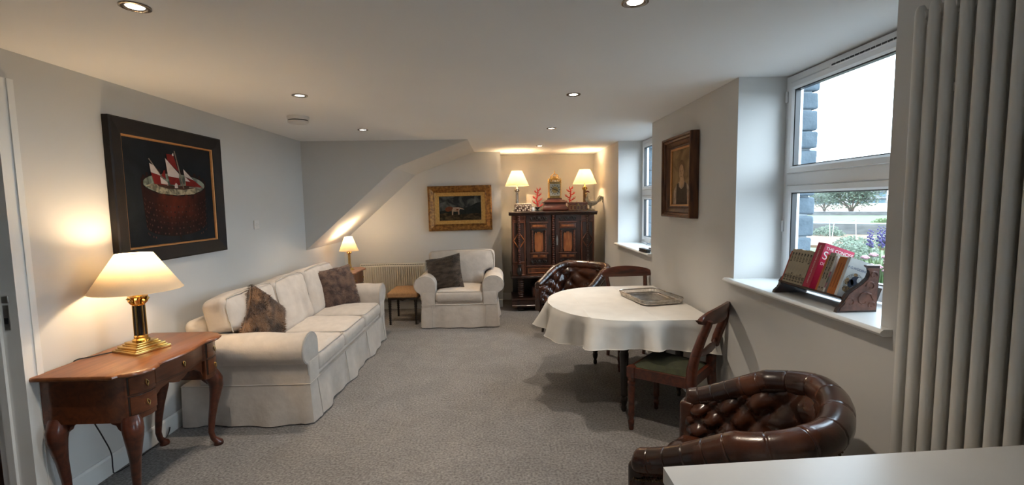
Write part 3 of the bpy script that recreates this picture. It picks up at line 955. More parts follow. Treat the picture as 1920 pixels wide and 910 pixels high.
for s_ in (-1, 1):
    MB().box(s_ * rw - 0.004, s_ * rw + 0.004, -0.09, -0.022, 0.17, 0.69).build('side_cover', RADM, t, 0)
    MB().box(s_ * 0.3 - 0.015, s_ * 0.3 + 0.015, -0.03, -0.001, 0.3, 0.6).build('bracket', RADM, t, 0)
MB().tube([(rw - 0.03, -0.06, 0.19), (rw - 0.03, -0.06, 0.0)], 0.008, 8).build('pipe', WHITE, t)

# ------------------------------------------------------------------ footstool
t = thing('footstool', 'tan upholstered footstool with dark beaded legs beside the armchair', 'stool', (-1.285, 6.09, 0))
sx, sy = 0.195, 0.265
MB().rbox(-sx, sx, -sy, sy, 0.352, 0.425, 0.022, 3, (6, 8, 1), lambda p, h: p + Vector((0, 0, 0.028 * (1 - (p.x / h[0]) ** 2) * (1 - (p.y / h[1]) ** 2) if p.z > 0 else 0))).build('seat_pad', TAN, t, 60)
b = MB().prism([(-sx + 0.01, 0.355), (-sx + 0.01, 0.325), (-0.06, 0.335), (0, 0.318), (0.06, 0.335), (sx - 0.01, 0.325), (sx - 0.01, 0.355)], -sy + 0.005, -sy + 0.022, 'y')
b.box(-sx + 0.005, -sx + 0.02, -sy + 0.02, sy - 0.02, 0.325, 0.355).box(sx - 0.02, sx - 0.005, -sy + 0.02, sy - 0.02, 0.325, 0.355).box(-sx + 0.01, sx - 0.01, sy - 0.02, sy - 0.005, 0.325, 0.355)
b.build('rail', BLACKW, t, 0)
for qx in (-1, 1):
    for qy in (-1, 1):
        pr = [(0.013, 0), (0.016, 0.01)]
        for k in range(9):
            z = 0.03 + k * 0.030
            rr = 0.0155 + 0.006 * k / 9
            pr += [(rr * 0.78, z - 0.012), (rr, z), (rr * 0.78, z + 0.012)]
        pr += [(0.022, 0.315), (0.022, 0.355)]
        MB().lathe(pr, 10, (qx * (sx - 0.028), qy * (sy - 0.028), 0)).build('leg', BLACKW, t)

# ------------------------------------------------------------------ pictures
def paint_mat(name, c1, c2, scale, detail=6, lo=0.35, hi=0.65, rough=0.6, dist=1.0):
    return mat(name, c1, c2, rough=rough, scale=scale, detail=detail, lo=lo, hi=hi, dist=dist, bump=0.15, bscale=180, bdist=0.001, spec=0.12)


def patch(b, pts, layer, mi):
    """flat painted shape on the canvas: x to the right, z up, layers of paint a fraction of a mm apart"""
    b.add([(x, -0.0006 * layer, z) for x, z in pts], [tuple(range(len(pts)))], mi)


# the ship in a castle-like tin
M_bg = paint_mat('oil_dark_blue', (0.014, 0.017, 0.020), (0.008, 0.009, 0.011), 3)
M_drum = paint_mat('oil_dark_red', (0.032, 0.009, 0.007), (0.013, 0.006, 0.006), 6)
M_drumlit = paint_mat('oil_glowing_red', (0.11, 0.020, 0.009), (0.045, 0.011, 0.007), 9)
M_drumdk = paint_mat('oil_black_brown', (0.018, 0.009, 0.008), (0.010, 0.007, 0.007), 6)
M_glow = [paint_mat('oil_red_%s' % 'abcdefgh'[k], (0.034 + 0.013 * k, 0.0095 + 0.0016 * k, 0.007 + 0.0004 * k), (0.016 + 0.006 * k, 0.0065 + 0.0008 * k, 0.006), 7) for k in range(8)]
M_sea = paint_mat('oil_foamy_sea', (0.24, 0.27, 0.21), (0.075, 0.085, 0.065), 13, lo=0.42, hi=0.58)
M_foam = paint_mat('oil_cream_foam', (0.42, 0.36, 0.24), (0.13, 0.12, 0.085), 22, lo=0.42, hi=0.6)
M_sailr = paint_mat('oil_sail_red', (0.22, 0.018, 0.014), (0.15, 0.012, 0.010), 14)
M_sailw = paint_mat('oil_sail_white', (0.62, 0.52, 0.47), (0.50, 0.42, 0.38), 14)
M_hull = paint_mat('oil_hull_brown', (0.075, 0.032, 0.020), (0.04, 0.018, 0.012), 18)
M_pin = paint_mat('oil_window_pink', (0.105, 0.042, 0.030), (0.07, 0.028, 0.02), 30)
M_mast = paint_mat('oil_mast_grey', (0.26, 0.21, 0.16), (0.17, 0.13, 0.10), 30)
t = thing('ship_painting', 'large dark painting of a red-sailed ship in a drum, black frame on the left wall', 'painting', (XL, 3.308, 1.655), PI / 2)
pw, ph = 1.075, 0.905
MB().rectsweep(pw - 0.19, ph - 0.19, [(0, 0.018), (0.0, 0.03), (0.02, 0.034), (0.085, 0.045), (0.095, 0.040), (0.095, 0.003), (0, 0.003)]).build('frame', BLACKF, t, 0)
MB().rectsweep(pw - 0.216, ph - 0.216, [(0, 0.015), (0.004, 0.024), (0.012, 0.026), (0.014, 0.018), (0.014, 0.008), (0, 0.008)]).build('gilt_slip', COPPER, t, 0)
b = MB()
cw_, ch_ = pw - 0.21, ph - 0.21
b.box(-cw_ / 2, cw_ / 2, 0.0, 0.004, -ch_ / 2, ch_ / 2, 0)
# picture coordinates measured 0..1 from the top left of the canvas
def PX(u, v): return (-cw_ / 2 + u * cw_, ch_ / 2 - v * ch_)
def arc(cx, cy, rx, ry, a0, a1, k=18): return [(cx + rx * math.cos(R(a0 + (a1 - a0) * i / k)), cy + ry * math.sin(R(a0 + (a1 - a0) * i / k))) for i in range(k + 1)]
def pp(l, layer, mi): patch(b, [PX(u, v) for u, v in l], layer, mi)
CXd, TOP, BOT, RX = 0.53, 0.40, 0.815, 0.372
pp([(CXd - RX, TOP)] + [(u, v) for u, v in arc(CXd, BOT, RX * 0.93, 0.115, 180, 0)] + [(CXd + RX, TOP)], 1, 1)
for k in range(8):
    f_ = 0.30 - 0.034 * k
    pp([(CXd - f_, TOP + 0.10)] + arc(CXd, BOT - 0.045 - 0.022 * k, f_ * 0.92, 0.085 - 0.004 * k, 180, 0, 14) + [(CXd + f_, TOP + 0.10)], 1.4 + 0.4 * k, 11 + k)
pp(arc(CXd, TOP, RX, 0.125, 0, 360, 32)[:-1], 5, 3)
pp(arc(CXd, TOP + 0.004, RX * 0.955, 0.105, 0, 360, 32)[:-1], 6, 4)
pp([(CXd - RX * 0.9, TOP + 0.03), (CXd - 0.2, TOP - 0.01), (CXd - 0.1, TOP + 0.045), (CXd + 0.1, TOP + 0.05), (CXd + 0.24, TOP + 0.03), (CXd + RX * 0.85, TOP + 0.05), (CXd + 0.2, TOP + 0.10), (CXd, TOP + 0.115), (CXd - 0.2, TOP + 0.10)], 7, 5)
# battlements round the rim
for k in range(26):
    a = R(k * 360 / 26 + 4)
    u, v = CXd + RX * 0.985 * math.cos(a), TOP + 0.115 * math.sin(a)
    back = math.sin(a) < 0.25
    hh = 0.034 if back else 0.045
    du = 0.013 * abs(math.sin(a)) + 0.005
    v0 = v - hh if back else v - 0.01
    if math.sin(a) > 0.25: v0, hh = v + 0.0, 0.05
    pp([(u - du, v0), (u + du, v0), (u + du, v0 + hh), (u - du, v0 + hh)], 8, 1 if math.sin(a) < 0.25 or abs(math.cos(a)) > 0.5 else 2)
# rows of tiny windows
for row in range(7):
    for k in range(25):
        a = R(180 - (k + 0.5) * 180 / 25 )
        u = CXd + RX * (0.97 - row * 0.006) * math.cos(a)
        v = TOP + 0.175 + row * 0.055 + 0.10 * math.sin(a) - 0.05
        du = 0.0052 * abs(math.sin(a)) + 0.0016
        if v < BOT + 0.11: pp([(u - du, v), (u + du, v), (u + du, v + 0.016), (u - du, v + 0.016)], 9, 8 if (row + k) % 3 else 3)
def sp2(l, layer, mi): pp([(0.535 + (u - 0.52) * 1.14, 0.43 - (0.43 - v) * 1.22) for u, v in l], layer, mi)
# ship
hull = [(0.30, 0.395), (0.36, 0.415), (0.52, 0.425), (0.70, 0.405), (0.74, 0.40), (0.70, 0.435), (0.58, 0.452), (0.42, 0.447), (0.34, 0.432)]
sp2(hull, 10, 7)
sp2([(0.508, 0.13), (0.518, 0.13), (0.590, 0.44), (0.578, 0.44)], 11, 9)
sp2([(0.262, 0.222), (0.270, 0.218), (0.432, 0.425), (0.420, 0.425)], 11, 9)
sp2([(0.430, 0.165), (0.500, 0.165), (0.540, 0.30), (0.440, 0.225)], 12, 6)
sp2([(0.485, 0.165), (0.500, 0.148), (0.503, 0.172), (0.49, 0.176)], 13, 10)
sp2([(0.415, 0.20), (0.545, 0.320), (0.540, 0.355), (0.432, 0.345)], 13, 10)
sp2([(0.432, 0.345), (0.540, 0.355), (0.552, 0.415), (0.448, 0.412)], 13, 6)
sp2([(0.266, 0.255), (0.305, 0.27), (0.360, 0.345), (0.275, 0.325)], 13, 10)
sp2([(0.275, 0.325), (0.352, 0.345), (0.43, 0.42), (0.30, 0.415)], 13, 6)
sp2([(0.355, 0.355), (0.42, 0.395), (0.424, 0.415), (0.36, 0.41)], 14, 10)
sp2([(0.395, 0.30), (0.405, 0.30), (0.41, 0.375), (0.37, 0.345)], 13, 6)
sp2([(0.592, 0.275), (0.70, 0.365), (0.60, 0.335)], 13, 10)
sp2([(0.600, 0.335), (0.66, 0.38), (0.605, 0.375)], 13, 10)
sp2([(0.61, 0.345), (0.70, 0.365), (0.80, 0.425), (0.61, 0.415)], 12, 6)
sp2([(0.49, 0.415), (0.505, 0.395), (0.52, 0.41), (0.523, 0.44), (0.49, 0.44)], 14, 10)
sp2([(0.64, 0.424), (0.80, 0.424), (0.80, 0.430), (0.64, 0.434)], 14, 9)
pp([(CXd - 0.01, BOT + 0.10), (CXd + 0.03, BOT + 0.10), (CXd + 0.01, BOT + 0.16)], 3, 1)
o = b.build('canvas', [M_bg, M_drum, M_drumlit, M_drumdk, M_sea, M_foam, M_sailr, M_hull, M_pin, M_mast, M_sailw] + M_glow, t, 0, fix=False)
o.location = (0, -0.012, 0)

# gilt framed landscape with a dog
t = thing('landscape_painting', 'small stormy landscape with a white dog in a wide gilt frame', 'painting', (-0.592, YB, 1.492), R(0), None)
t.rotation_euler = (0, R(-0.6), 0)
pw, ph = 0.93, 0.665
cw_, ch_ = 0.62, 0.36
MB().rectsweep(cw_ + 0.115, ch_ + 0.10, [(0, 0.022), (0.0, 0.034), (0.010, 0.040), (0.018, 0.034), (0.030, 0.040), (0.060, 0.060), (0.072, 0.066), (0.084, 0.064), (0.098, 0.052), (0.100, 0.045), (0.100, 0.004), (0, 0.004)]).build('frame', GOLDF, t, 30)
MB().rectsweep(cw_ - 0.006, ch_ - 0.006, [(0, 0.014), (0.004, 0.022), (0.010, 0.020), (0.062, 0.032), (0.062, 0.006), (0, 0.006)]).build('gilt_slip', GOLDL, t, 0)
L_sky = paint_mat('oil_storm_sky', (0.13, 0.135, 0.12), (0.022, 0.024, 0.024), 7, lo=0.42, hi=0.66)
L_hill = paint_mat('oil_dark_hill', (0.020, 0.022, 0.020), (0.012, 0.013, 0.012), 12)
L_moor = paint_mat('oil_moor', (0.10, 0.065, 0.030), (0.022, 0.016, 0.010), (9, 9, 22), lo=0.42, hi=0.66)
L_dogw = paint_mat('oil_dog_white', (0.42, 0.32, 0.24), (0.28, 0.17, 0.11), 26)
L_dogr = paint_mat('oil_dog_red', (0.16, 0.050, 0.022), (0.09, 0.03, 0.015), 20)
b = MB()
b.box(-cw_ / 2, cw_ / 2, 0.0, 0.004, -ch_ / 2, ch_ / 2, 0)
pp([(0.0, 0.62), (0.2, 0.55), (0.33, 0.44), (0.45, 0.42), (0.6, 0.50), (0.75, 0.42), (0.88, 0.30), (1.0, 0.26), (1.0, 0.8), (0, 0.8)], 1, 1)
pp([(0.0, 0.74), (0.15, 0.68), (0.3, 0.72), (0.5, 0.76), (0.7, 0.74), (0.85, 0.70), (1.0, 0.76), (1.0, 1.0), (0, 1.0)], 2, 2)
pp([(0.14, 0.50), (0.20, 0.43), (0.27, 0.42), (0.31, 0.47), (0.29, 0.60), (0.20, 0.64), (0.15, 0.60)], 3, 4)
pp([(0.27, 0.47), (0.34, 0.455), (0.46, 0.455), (0.54, 0.50), (0.59, 0.54), (0.585, 0.56), (0.49, 0.53), (0.475, 0.60), (0.475, 0.76), (0.45, 0.76), (0.445, 0.63), (0.38, 0.64), (0.335, 0.63), (0.325, 0.78), (0.30, 0.78), (0.30, 0.60)], 4, 3)
pp([(0.25, 0.46), (0.30, 0.44), (0.33, 0.48), (0.30, 0.58), (0.27, 0.55)], 5, 4)
pp([(0.40, 0.53), (0.46, 0.52), (0.46, 0.59), (0.41, 0.60)], 5, 4)
o = b.build('canvas', [L_sky, L_hill, L_moor, L_dogw, L_dogr], t, 0, fix=False)
o.location = (0, -0.010, 0)

# portrait on the right wall
t = thing('portrait_painting', 'brown portrait of a person in a dark pinafore, deep moulded frame by the window', 'painting', (XR, 3.715, 1.745), -PI / 2)
cw_, ch_ = 0.40, 0.455
MB().rectsweep(cw_ - 0.004, ch_ - 0.004, [(0, 0.012), (0.0, 0.020), (0.020, 0.030), (0.028, 0.026), (0.036, 0.034), (0.060, 0.044), (0.066, 0.056), (0.080, 0.060), (0.085, 0.070), (0.098, 0.074), (0.104, 0.068), (0.106, 0.004), (0, 0.004)]).build('frame', BRFRAME, t, 30)
MB().rectsweep(cw_ - 0.008, ch_ - 0.008, [(0, 0.012), (0.002, 0.022), (0.014, 0.026), (0.014, 0.010), (0, 0.010)]).build('gilt_slip', COPPER, t, 0)
P_bg = paint_mat('oil_ochre_ground', (0.351, 0.223, 0.101), (0.149, 0.084, 0.038), 7, lo=0.3, hi=0.7)
P_skin = paint_mat('oil_face', (0.540, 0.351, 0.203), (0.405, 0.243, 0.128), 16)
P_hair = paint_mat('oil_hair', (0.203, 0.115, 0.054), (0.135, 0.074, 0.035), 20)
P_blouse = paint_mat('oil_blouse', (0.459, 0.338, 0.243), (0.270, 0.189, 0.135), 14)
P_dress = paint_mat('oil_pinafore', (0.081, 0.057, 0.041), (0.054, 0.038, 0.027), 14)
b = MB()
b.box(-cw_ / 2, cw_ / 2, 0.0, 0.004, -ch_ / 2, ch_ / 2, 0)
pp([(0.06, 1.0), (0.10, 0.74), (0.22, 0.64), (0.38, 0.58), (0.62, 0.58), (0.80, 0.64), (0.92, 0.74), (0.97, 1.0)], 1, 3)
pp([(0.22, 1.0), (0.24, 0.76), (0.26, 0.62), (0.35, 0.60), (0.38, 0.68), (0.50, 0.72), (0.62, 0.68), (0.66, 0.59), (0.76, 0.63), (0.78, 0.78), (0.80, 1.0)], 2, 4)
pp([(0.42, 0.50), (0.60, 0.50), (0.62, 0.62), (0.52, 0.69), (0.40, 0.62)], 3, 1)
pp(arc(0.50, 0.36, 0.165, 0.165, 0, 360, 22)[:-1], 4, 2)
pp(arc(0.495, 0.415, 0.118, 0.135, 0, 360, 22)[:-1], 5, 1)
for ex in (0.445, 0.535): pp(arc(ex, 0.395, 0.020, 0.009, 0, 360, 8)[:-1], 6, 2)
pp([(0.485, 0.40), (0.497, 0.40), (0.507, 0.452), (0.482, 0.455)], 6, 0)
pp([(0.46, 0.487), (0.53, 0.487), (0.515, 0.497), (0.475, 0.497)], 6, 2)
o = b.build('canvas', [P_bg, P_skin, P_hair, P_blouse, P_dress], t, 0, fix=False)
o.location = (0, -0.012, 0)

# ------------------------------------------------------------------ wall switch, smoke alarm, downlights
t = thing('light_switch', 'small white light switch on the left wall above the sofa', 'switch', (XL, 4.385, 1.385), PI / 2)
MB().rbox(-0.043, 0.043, -0.010, 0, -0.043, 0.043, 0.004).build('plate', PLASTIC, t)
MB().rbox(-0.012, 0.012, -0.014, -0.008, -0.016, 0.016, 0.003).build('rocker', PLASTIC, t)
for s_ in (-1, 1):
    MB().ball((s_ * 0.030, -0.010, 0), 0.003, 8, 4).build('screw', STEEL, t)
t = thing('smoke_alarm', 'round white smoke alarm on the ceiling above the sofa', 'alarm', (-1.70, 3.985, ZC))
MB().lathe([(0.072, -0.056), (0.082, -0.050), (0.083, -0.038)], 28).build('cap', PLASTIC, t)
MB().lathe([(0.078, -0.038), (0.078, -0.029)], 28).build('slots', BLKPL, t)
MB().lathe([(0.083, -0.029), (0.088, -0.012), (0.088, 0.0)], 28).build('base', PLASTIC, t)
DL = [(-1.36, 1.82), (0.528, 1.80), (-1.36, 3.234), (0.53, 3.28), (-1.366, 4.694), (0.536, 4.73), (0.54, 6.15)]
DLAB = ['recessed ceiling downlight above the doorway end, nearest on the left', 'recessed ceiling downlight nearest on the right, towards the window',
        'recessed ceiling downlight just in front of the smoke alarm', 'recessed ceiling downlight above the dining table side, second from the front',
        'recessed ceiling downlight closest to the stair slope', 'recessed ceiling downlight in front of the far window', 'recessed ceiling downlight nearest to the cabinet alcove']
dl = None
for (x, y), lab in zip(DL, DLAB):
    if dl is None:
        dl = thing('downlight', lab, 'downlight', (x, y, ZC), 0, 'recessed ceiling downlights')
        V, Fc = [], []
        prof = [(0.051, 0.0), (0.051, -0.004), (0.045, -0.006), (0.036, -0.005), (0.030, -0.0005)]
        N = 32
        for r_, z in prof:
            V += [(r_ * math.cos(2 * PI * k / N), r_ * math.sin(2 * PI * k / N), z) for k in range(N)]
        for i in range(len(prof) - 1):
            for k in range(N): Fc.append((i * N + k, i * N + (k + 1) % N, (i + 1) * N + (k + 1) % N, (i + 1) * N + k))
        MB().add(V, Fc).build('bezel', NICKEL, dl)
        MB().lathe([(0.030, -0.0008), (0.029, -0.0016), (0.010, -0.0026)], 24).build('lens', BULB, dl)
        dl0 = dl
    else:
        dl = copy_tree(dl0)
        dl.location = (x, y, ZC)
        dl['label'] = lab
    sp_ = bpy.data.lights.new('downlight_beam', 'SPOT')
    sp_.energy = W_DOWN
    sp_.color = HALO
    sp_.spot_size = R(92)
    sp_.spot_blend = 0.7
    sp_.shadow_soft_size = 0.025
    so = put(bpy.data.objects.new('downlight_beam', sp_))
    so.location = (x, y, ZC - 0.012)

# ------------------------------------------------------------------ carved cabinet in the alcove
CBX, CBY, CH = 0.745, 6.45, 1.43
cab = thing('carved_cabinet', 'tall dark carved two-door cabinet with bobbin columns in the alcove', 'cabinet', (CBX, CBY, 0))
CD = 0.52
MB().box(-0.585, 0.585, 0.02, CD, 0.50, CH - 0.03).build('carcass', DARKW, cab, 0)
cor = [(0.0, 0), (-0.022, 0.006), (-0.028, 0.018), (-0.010, 0.026), (-0.010, 0.034)]
MB().prism([(0.0, CH - 0.055), (-0.012, CH - 0.048), (-0.016, CH - 0.035), (-0.034, CH - 0.022), (-0.036, CH - 0.006), (-0.028, CH), (CD, CH), (CD, CH - 0.055)], -0.625, 0.625, 'x').build('cornice', DARKW, cab, 0)
MB().rbox(-0.61, 0.61, -0.02, CD, 0.478, 0.508, 0.008).build('waist_moulding', DARKW, cab)


def bobbins(x, z0, z1, r, step, nm, mt, parent, y=-0.012):
    pr = [(r * 0.9, z0), (r * 0.9, z0 + 0.004)]
    nb = max(2, int((z1 - z0 - 0.01) / step))
    st = (z1 - z0 - 0.01) / nb
    for k in range(nb):
        z = z0 + 0.005 + st * (k + 0.5)
        pr += [(r * 0.62, z - st * 0.48), (r * 0.92, z - st * 0.28), (r, z), (r * 0.92, z + st * 0.28)]
    pr += [(r * 0.62, z1 - 0.005), (r * 0.9, z1 - 0.003), (r * 0.9, z1)]
    return MB().lathe(pr, 12, (x, y, 0)).build(nm, mt, parent)


def frame_xz(x0, x1, z0, z1, w, d, nm, mt, parent, y=0.0):
    return MB().rectsweep(x1 - x0 - 2 * w, z1 - z0 - 2 * w, [(0, 0.0), (w * 0.3, d), (w * 0.8, d), (w, d * 0.4), (w, -0.01), (0, -0.01)], M=T((x0 + x1) / 2, y, (z0 + z1) / 2)).build(nm, mt, parent, 0)


def carving(x0, x1, z0, z1, parent, seed, y=0.0):
    """scrolling leaf carving"""
    rnd = random.Random(seed)
    c = MB()
    w, h = x1 - x0, z1 - z0
    xm, zm = (x0 + x1) / 2, (z0 + z1) / 2
    for s_ in (-1, 1):
        for k in range(3):
            bx = xm + s_ * w * (0.10 + 0.14 * k)
            pts = [(bx + s_ * math.cos(a) * w * 0.075 * (1 - a / 9), y - 0.008, zm + (math.sin(a) * h * 0.36 * (1 - a / 9)) * (1 if k % 2 else -1)) for a in [j * 0.75 for j in range(8)]]
            c.tube(pts, [0.009, 0.010, 0.010, 0.009, 0.008, 0.007, 0.006, 0.006], 6)
        c.ball((xm + s_ * w * 0.44, y - 0.004, zm), 0.014, 8, 5, sc=(1, 0.7, 1.2))
    c.ball((xm, y - 0.006, zm), h * 0.36, 10, 6, sc=(0.9, 0.35, 1))
    return c.build('carving', BLACKW, parent)


# side bays with lozenge mouldings and long bobbin columns
for s_, xa, xb in ((-1, -0.585, -0.392), (1, 0.392, 0.585)):
    bay = MB().box(xa, xb, 0.0, 0.025, 0.505, CH - 0.05).build('side_bay', MIDW, cab, 0)
    xm = (xa + xb) / 2
    frame_xz(xa + 0.006, xb - 0.006, 0.70, 1.29, 0.022, 0.010, 'moulding', MIDW, bay)
    MB().box(xa + 0.028, xb - 0.028, -0.002, 0.0, 0.72, 1.27).build('dark_panel', DARKW, bay, 0)
    loz = MB()
    q = [(xm, 1.135), (xm + 0.078, 1.02), (xm, 0.905), (xm - 0.078, 1.02)]
    for i in range(4):
        (x0, z0), (x1, z1) = q[i], q[(i + 1) % 4]
        loz.tube([(x0, -0.004, z0), (x1, -0.004, z1)], 0.0085, 4)
    loz.build('lozenge', INLAY if s_ < 0 else MIDW, bay, 0)
    frame_xz(xa + 0.006, xb - 0.006, 1.30, 1.372, 0.014, 0.008, 'moulding', MIDW, bay)
    frame_xz(xa + 0.006, xb - 0.006, 0.52, 0.69, 0.016, 0.008, 'moulding', MIDW, bay)
    bobbins(xm, 0.685, 1.375, 0.019, 0.0285, 'bobbin_column', MAHOG if s_ < 0 else DARKW, bay, y=-0.022)
    MB().lathe([(0.018, 0.525), (0.034, 0.545), (0.042, 0.585), (0.034, 0.62), (0.016, 0.645), (0.022, 0.66), (0.03, 0.672), (0.03, 0.685)], 14, (xm, -0.022, 0)).build('corbel', BLACKW, bay)
# doors
for s_, xa, xb in ((-1, -0.382, -0.030), (1, 0.030, 0.382)):
    dr = MB().box(xa, xb, -0.006, 0.02, 0.665, CH - 0.052).build('door', DARKW, cab, 0)
    xm = (xa + xb) / 2
    carving(xa + 0.05, xb - 0.05, 1.295, 1.370, dr, 3 + s_, -0.006)
    MB().rbox(xa + 0.045, xb - 0.045, -0.030, -0.006, 1.270, 1.282, 0.004).build('ledge', MIDW, dr)
    pn = MB().rbox(xa + 0.06, xb - 0.06, -0.016, -0.006, 1.192, 1.262, 0.005).build('panel', MIDW, dr)
    MB().rbox(xa + 0.085, xb - 0.085, -0.020, -0.014, 1.212, 1.243, 0.003).build('veneer', INLAY, pn)
    MB().prism([(xm - 0.115, 1.185), (xm - 0.115, 1.170), (xm - 0.05, 1.160), (xm - 0.02, 1.145), (xm, 1.150), (xm + 0.02, 1.145), (xm + 0.05, 1.160), (xm + 0.115, 1.170), (xm + 0.115, 1.185)], -0.028, -0.006, 'y').build('arch', BLACKW, dr, 0)
    zz = [0.86, 0.885, 0.89, 1.10, 1.135, 1.120, 1.142, 1.142, 1.120, 1.135, 1.10, 0.89, 0.885, 0.86]
    xx = [-0.05, -0.05, -0.060, -0.060, -0.050, -0.030, -0.020, 0.020, 0.030, 0.050, 0.060, 0.060, 0.050, 0.05]
    MB().prism([(xm + x, z) for x, z in zip(xx, zz)], -0.014, -0.006, 'y').build('veneer_panel', INLAY, dr, 0)
    for q in (-1, 1):
        bobbins(xm + q * 0.093, 0.852, 1.165, 0.014, 0.022, 'bobbin_pilaster', MIDW, dr, y=-0.016)
    MB().rbox(xa + 0.045, xb - 0.045, -0.030, -0.006, 0.832, 0.846, 0.004).build('ledge', MIDW, dr)
    p2 = MB().rbox(xa + 0.06, xb - 0.06, -0.014, -0.006, 0.765, 0.826, 0.005).build('panel', MIDW, dr)
    for q in (-1, 1):
        MB().rbox(xm + q * 0.055 - 0.035, xm + q * 0.055 + 0.035, -0.018, -0.012, 0.780, 0.812, 0.003).build('veneer', INLAY, p2)
    carving(xa + 0.06, xb - 0.06, 0.685, 0.755, dr, 13 + s_, -0.006)
    MB().prism([(-s_ * 0 + xa + (0.318 if s_ < 0 else 0.014), 0.95), (xa + (0.338 if s_ < 0 else 0.034), 0.95), (xa + (0.343 if s_ < 0 else 0.039), 1.03), (xa + (0.328 if s_ < 0 else 0.024), 1.10), (xa + (0.313 if s_ < 0 else 0.009), 1.03)], -0.012, -0.006, 'y').build('lock_plate', STEEL if s_ > 0 else BLACKW, dr, 0)
    for zz_ in (0.75, 1.28):
        MB().lathe([(0.008, zz_ - 0.02), (0.010, zz_), (0.008, zz_ + 0.02)], 8, (xa if s_ < 0 else xb, -0.008, 0)).build('hinge', BLACKW, dr)
bobbins(0.0, 0.665, 1.378, 0.021, 0.031, 'bobbin_column', MAHOG, cab, y=-0.014)
# upper drawers below the doors
for xa, xb in ((-0.380, -0.012), (0.012, 0.380)):
    dr = MB().rbox(xa, xb, -0.010, 0.03, 0.535, 0.635, 0.004).build('drawer', MIDW, cab)
    frame_xz(xa + 0.02, xb - 0.02, 0.552, 0.620, 0.008, 0.005, 'inlay_line', INLAY, dr, y=-0.010)
    MB().box(xa + 0.07, xa + 0.076, -0.014, -0.009, 0.555, 0.617).build('inlay_line', INLAY, dr, 0)
MB().rbox(-0.39, 0.39, -0.018, 0.02, 0.642, 0.662, 0.005).build('rail', MAHOG, cab)
MB().rbox(-0.39, 0.39, -0.018, 0.02, 0.508, 0.528, 0.005).build('rail', MIDW, cab)
# open base: columns, small drawers, plinth, bun feet
MB().box(-0.575, 0.575, CD - 0.04, CD - 0.01, 0.08, 0.49).build('base_back', BLACKW, cab, 0)
for x in (-0.47, 0.47):
    bobbins(x, 0.19, 0.478, 0.046, 0.030, 'base_column', DARKW, cab, y=0.05)
MB().box(-0.30, 0.30, 0.07, CD - 0.05, 0.185, 0.335).build('drawer_box', DARKW, cab, 0)
for xa, xb in ((-0.29, -0.01), (0.01, 0.29)):
    dr = MB().rbox(xa, xb, 0.055, 0.075, 0.20, 0.322, 0.004).build('drawer', MIDW, cab)
    MB().ball(((xa + xb) / 2, 0.048, 0.262), 0.012).build('knob', BRASSD, dr)
MB().prism([(0.0, 0.06), (-0.024, 0.066), (-0.024, 0.085), (-0.008, 0.10), (-0.008, 0.15), (-0.026, 0.168), (-0.026, 0.188), (CD, 0.188), (CD, 0.06)], -0.60, 0.60, 'x').build('plinth', DARKW, cab, 0)
for x in (-0.47, 0.47):
    for y in (0.06, CD - 0.08):
        MB().lathe([(0.03, 0), (0.055, 0.012), (0.062, 0.032), (0.050, 0.054), (0.035, 0.066)], 16, (x, y, 0)).build('bun_foot', BLACKW, cab)

# ------------------------------------------------------------------ things on the cabinet
OY = 6.68
column_lamp('silver column lamp with cream shade at the left end of the cabinet', (0.250, 6.72, CH), 0, 0.12, 0.05, 0.022, 0.285, 0.175, 0.078, 0.376, 0.590, W_CAB, SILVER, SILVER)
column_lamp('bronze column lamp with cream shade behind the rooster', (1.25, 6.74, CH), 0, 0.12, 0.05, 0.022, 0.300, 0.175, 0.080, 0.392, 0.600, W_CAB, BRASSD, MIDW)
# stand and lantern clock
t = thing('clock_stand', 'red mahogany ogee stand carrying the brass lantern clock', 'stand', (0.790, OY - 0.03, CH))
def sq_sweep(b_, prof, dy=0.8):
    V, Fc = [], []
    for hw_, z in prof:
        V += [(-hw_, -hw_ * dy, z), (hw_, -hw_ * dy, z), (hw_, hw_ * dy, z), (-hw_, hw_ * dy, z)]
    for i in range(len(prof) - 1):
        for k in range(4): Fc.append((i * 4 + k, i * 4 + (k + 1) % 4, (i + 1) * 4 + (k + 1) % 4, (i + 1) * 4 + k))
    Fc += [(3, 2, 1, 0), tuple(range(len(prof) * 4 - 4, len(prof) * 4))]
    return b_.add(V, Fc)
sq_sweep(MB(), [(0.165, 0.0), (0.180, 0.008), (0.186, 0.028), (0.178, 0.050), (0.162, 0.068), (0.152, 0.088), (0.150, 0.112), (0.158, 0.122)], 0.72).build('ogee_body', MAHOG, t, 60)
sq_sweep(MB(), [(0.168, 0.122), (0.172, 0.128), (0.170, 0.136), (0.135, 0.152), (0.130, 0.160), (0.100, 0.166), (0.098, 0.186)], 0.72).build('top_moulding', MAHOG, t, 0)
t = thing('lantern_clock', 'brass lantern clock with pale square dial and strapped bell', 'clock', (0.792, OY - 0.03, CH + 0.186))
CK = mat('silvered_dial', (0.46, 0.43, 0.34), (0.34, 0.32, 0.26), rough=0.4, metal=0.3, scale=50)
b = MB().box(-0.068, 0.068, -0.055, 0.06, 0.012, 0.225)
b.build('case', BRASSD, t, 0)
MB().box(-0.085, 0.085, -0.075, 0.075, 0.0, 0.012).box(-0.085, 0.085, -0.075, 0.075, 0.222, 0.234).build('plates', BRASSD, t, 0)
dial = MB().box(-0.080, 0.080, -0.062, -0.055, 0.035, 0.205).build('dial', CK, t, 0)
MB().lathe([(0.046, 0), (0.046, 0.002)], 32, M=T(0, -0.062, 0.12, 0, PI / 2)).build('dial_centre', BRASSD, dial)
for k in range(12):
    a = 2 * PI * k / 12
    MB().box(-0.0045, 0.0045, -0.002, 0.0, 0.052, 0.072, M=T(0, -0.062, 0.12) @ Matrix.Rotation(a, 4, 'Y')).build('hour_mark', BLKPL, dial, 0)
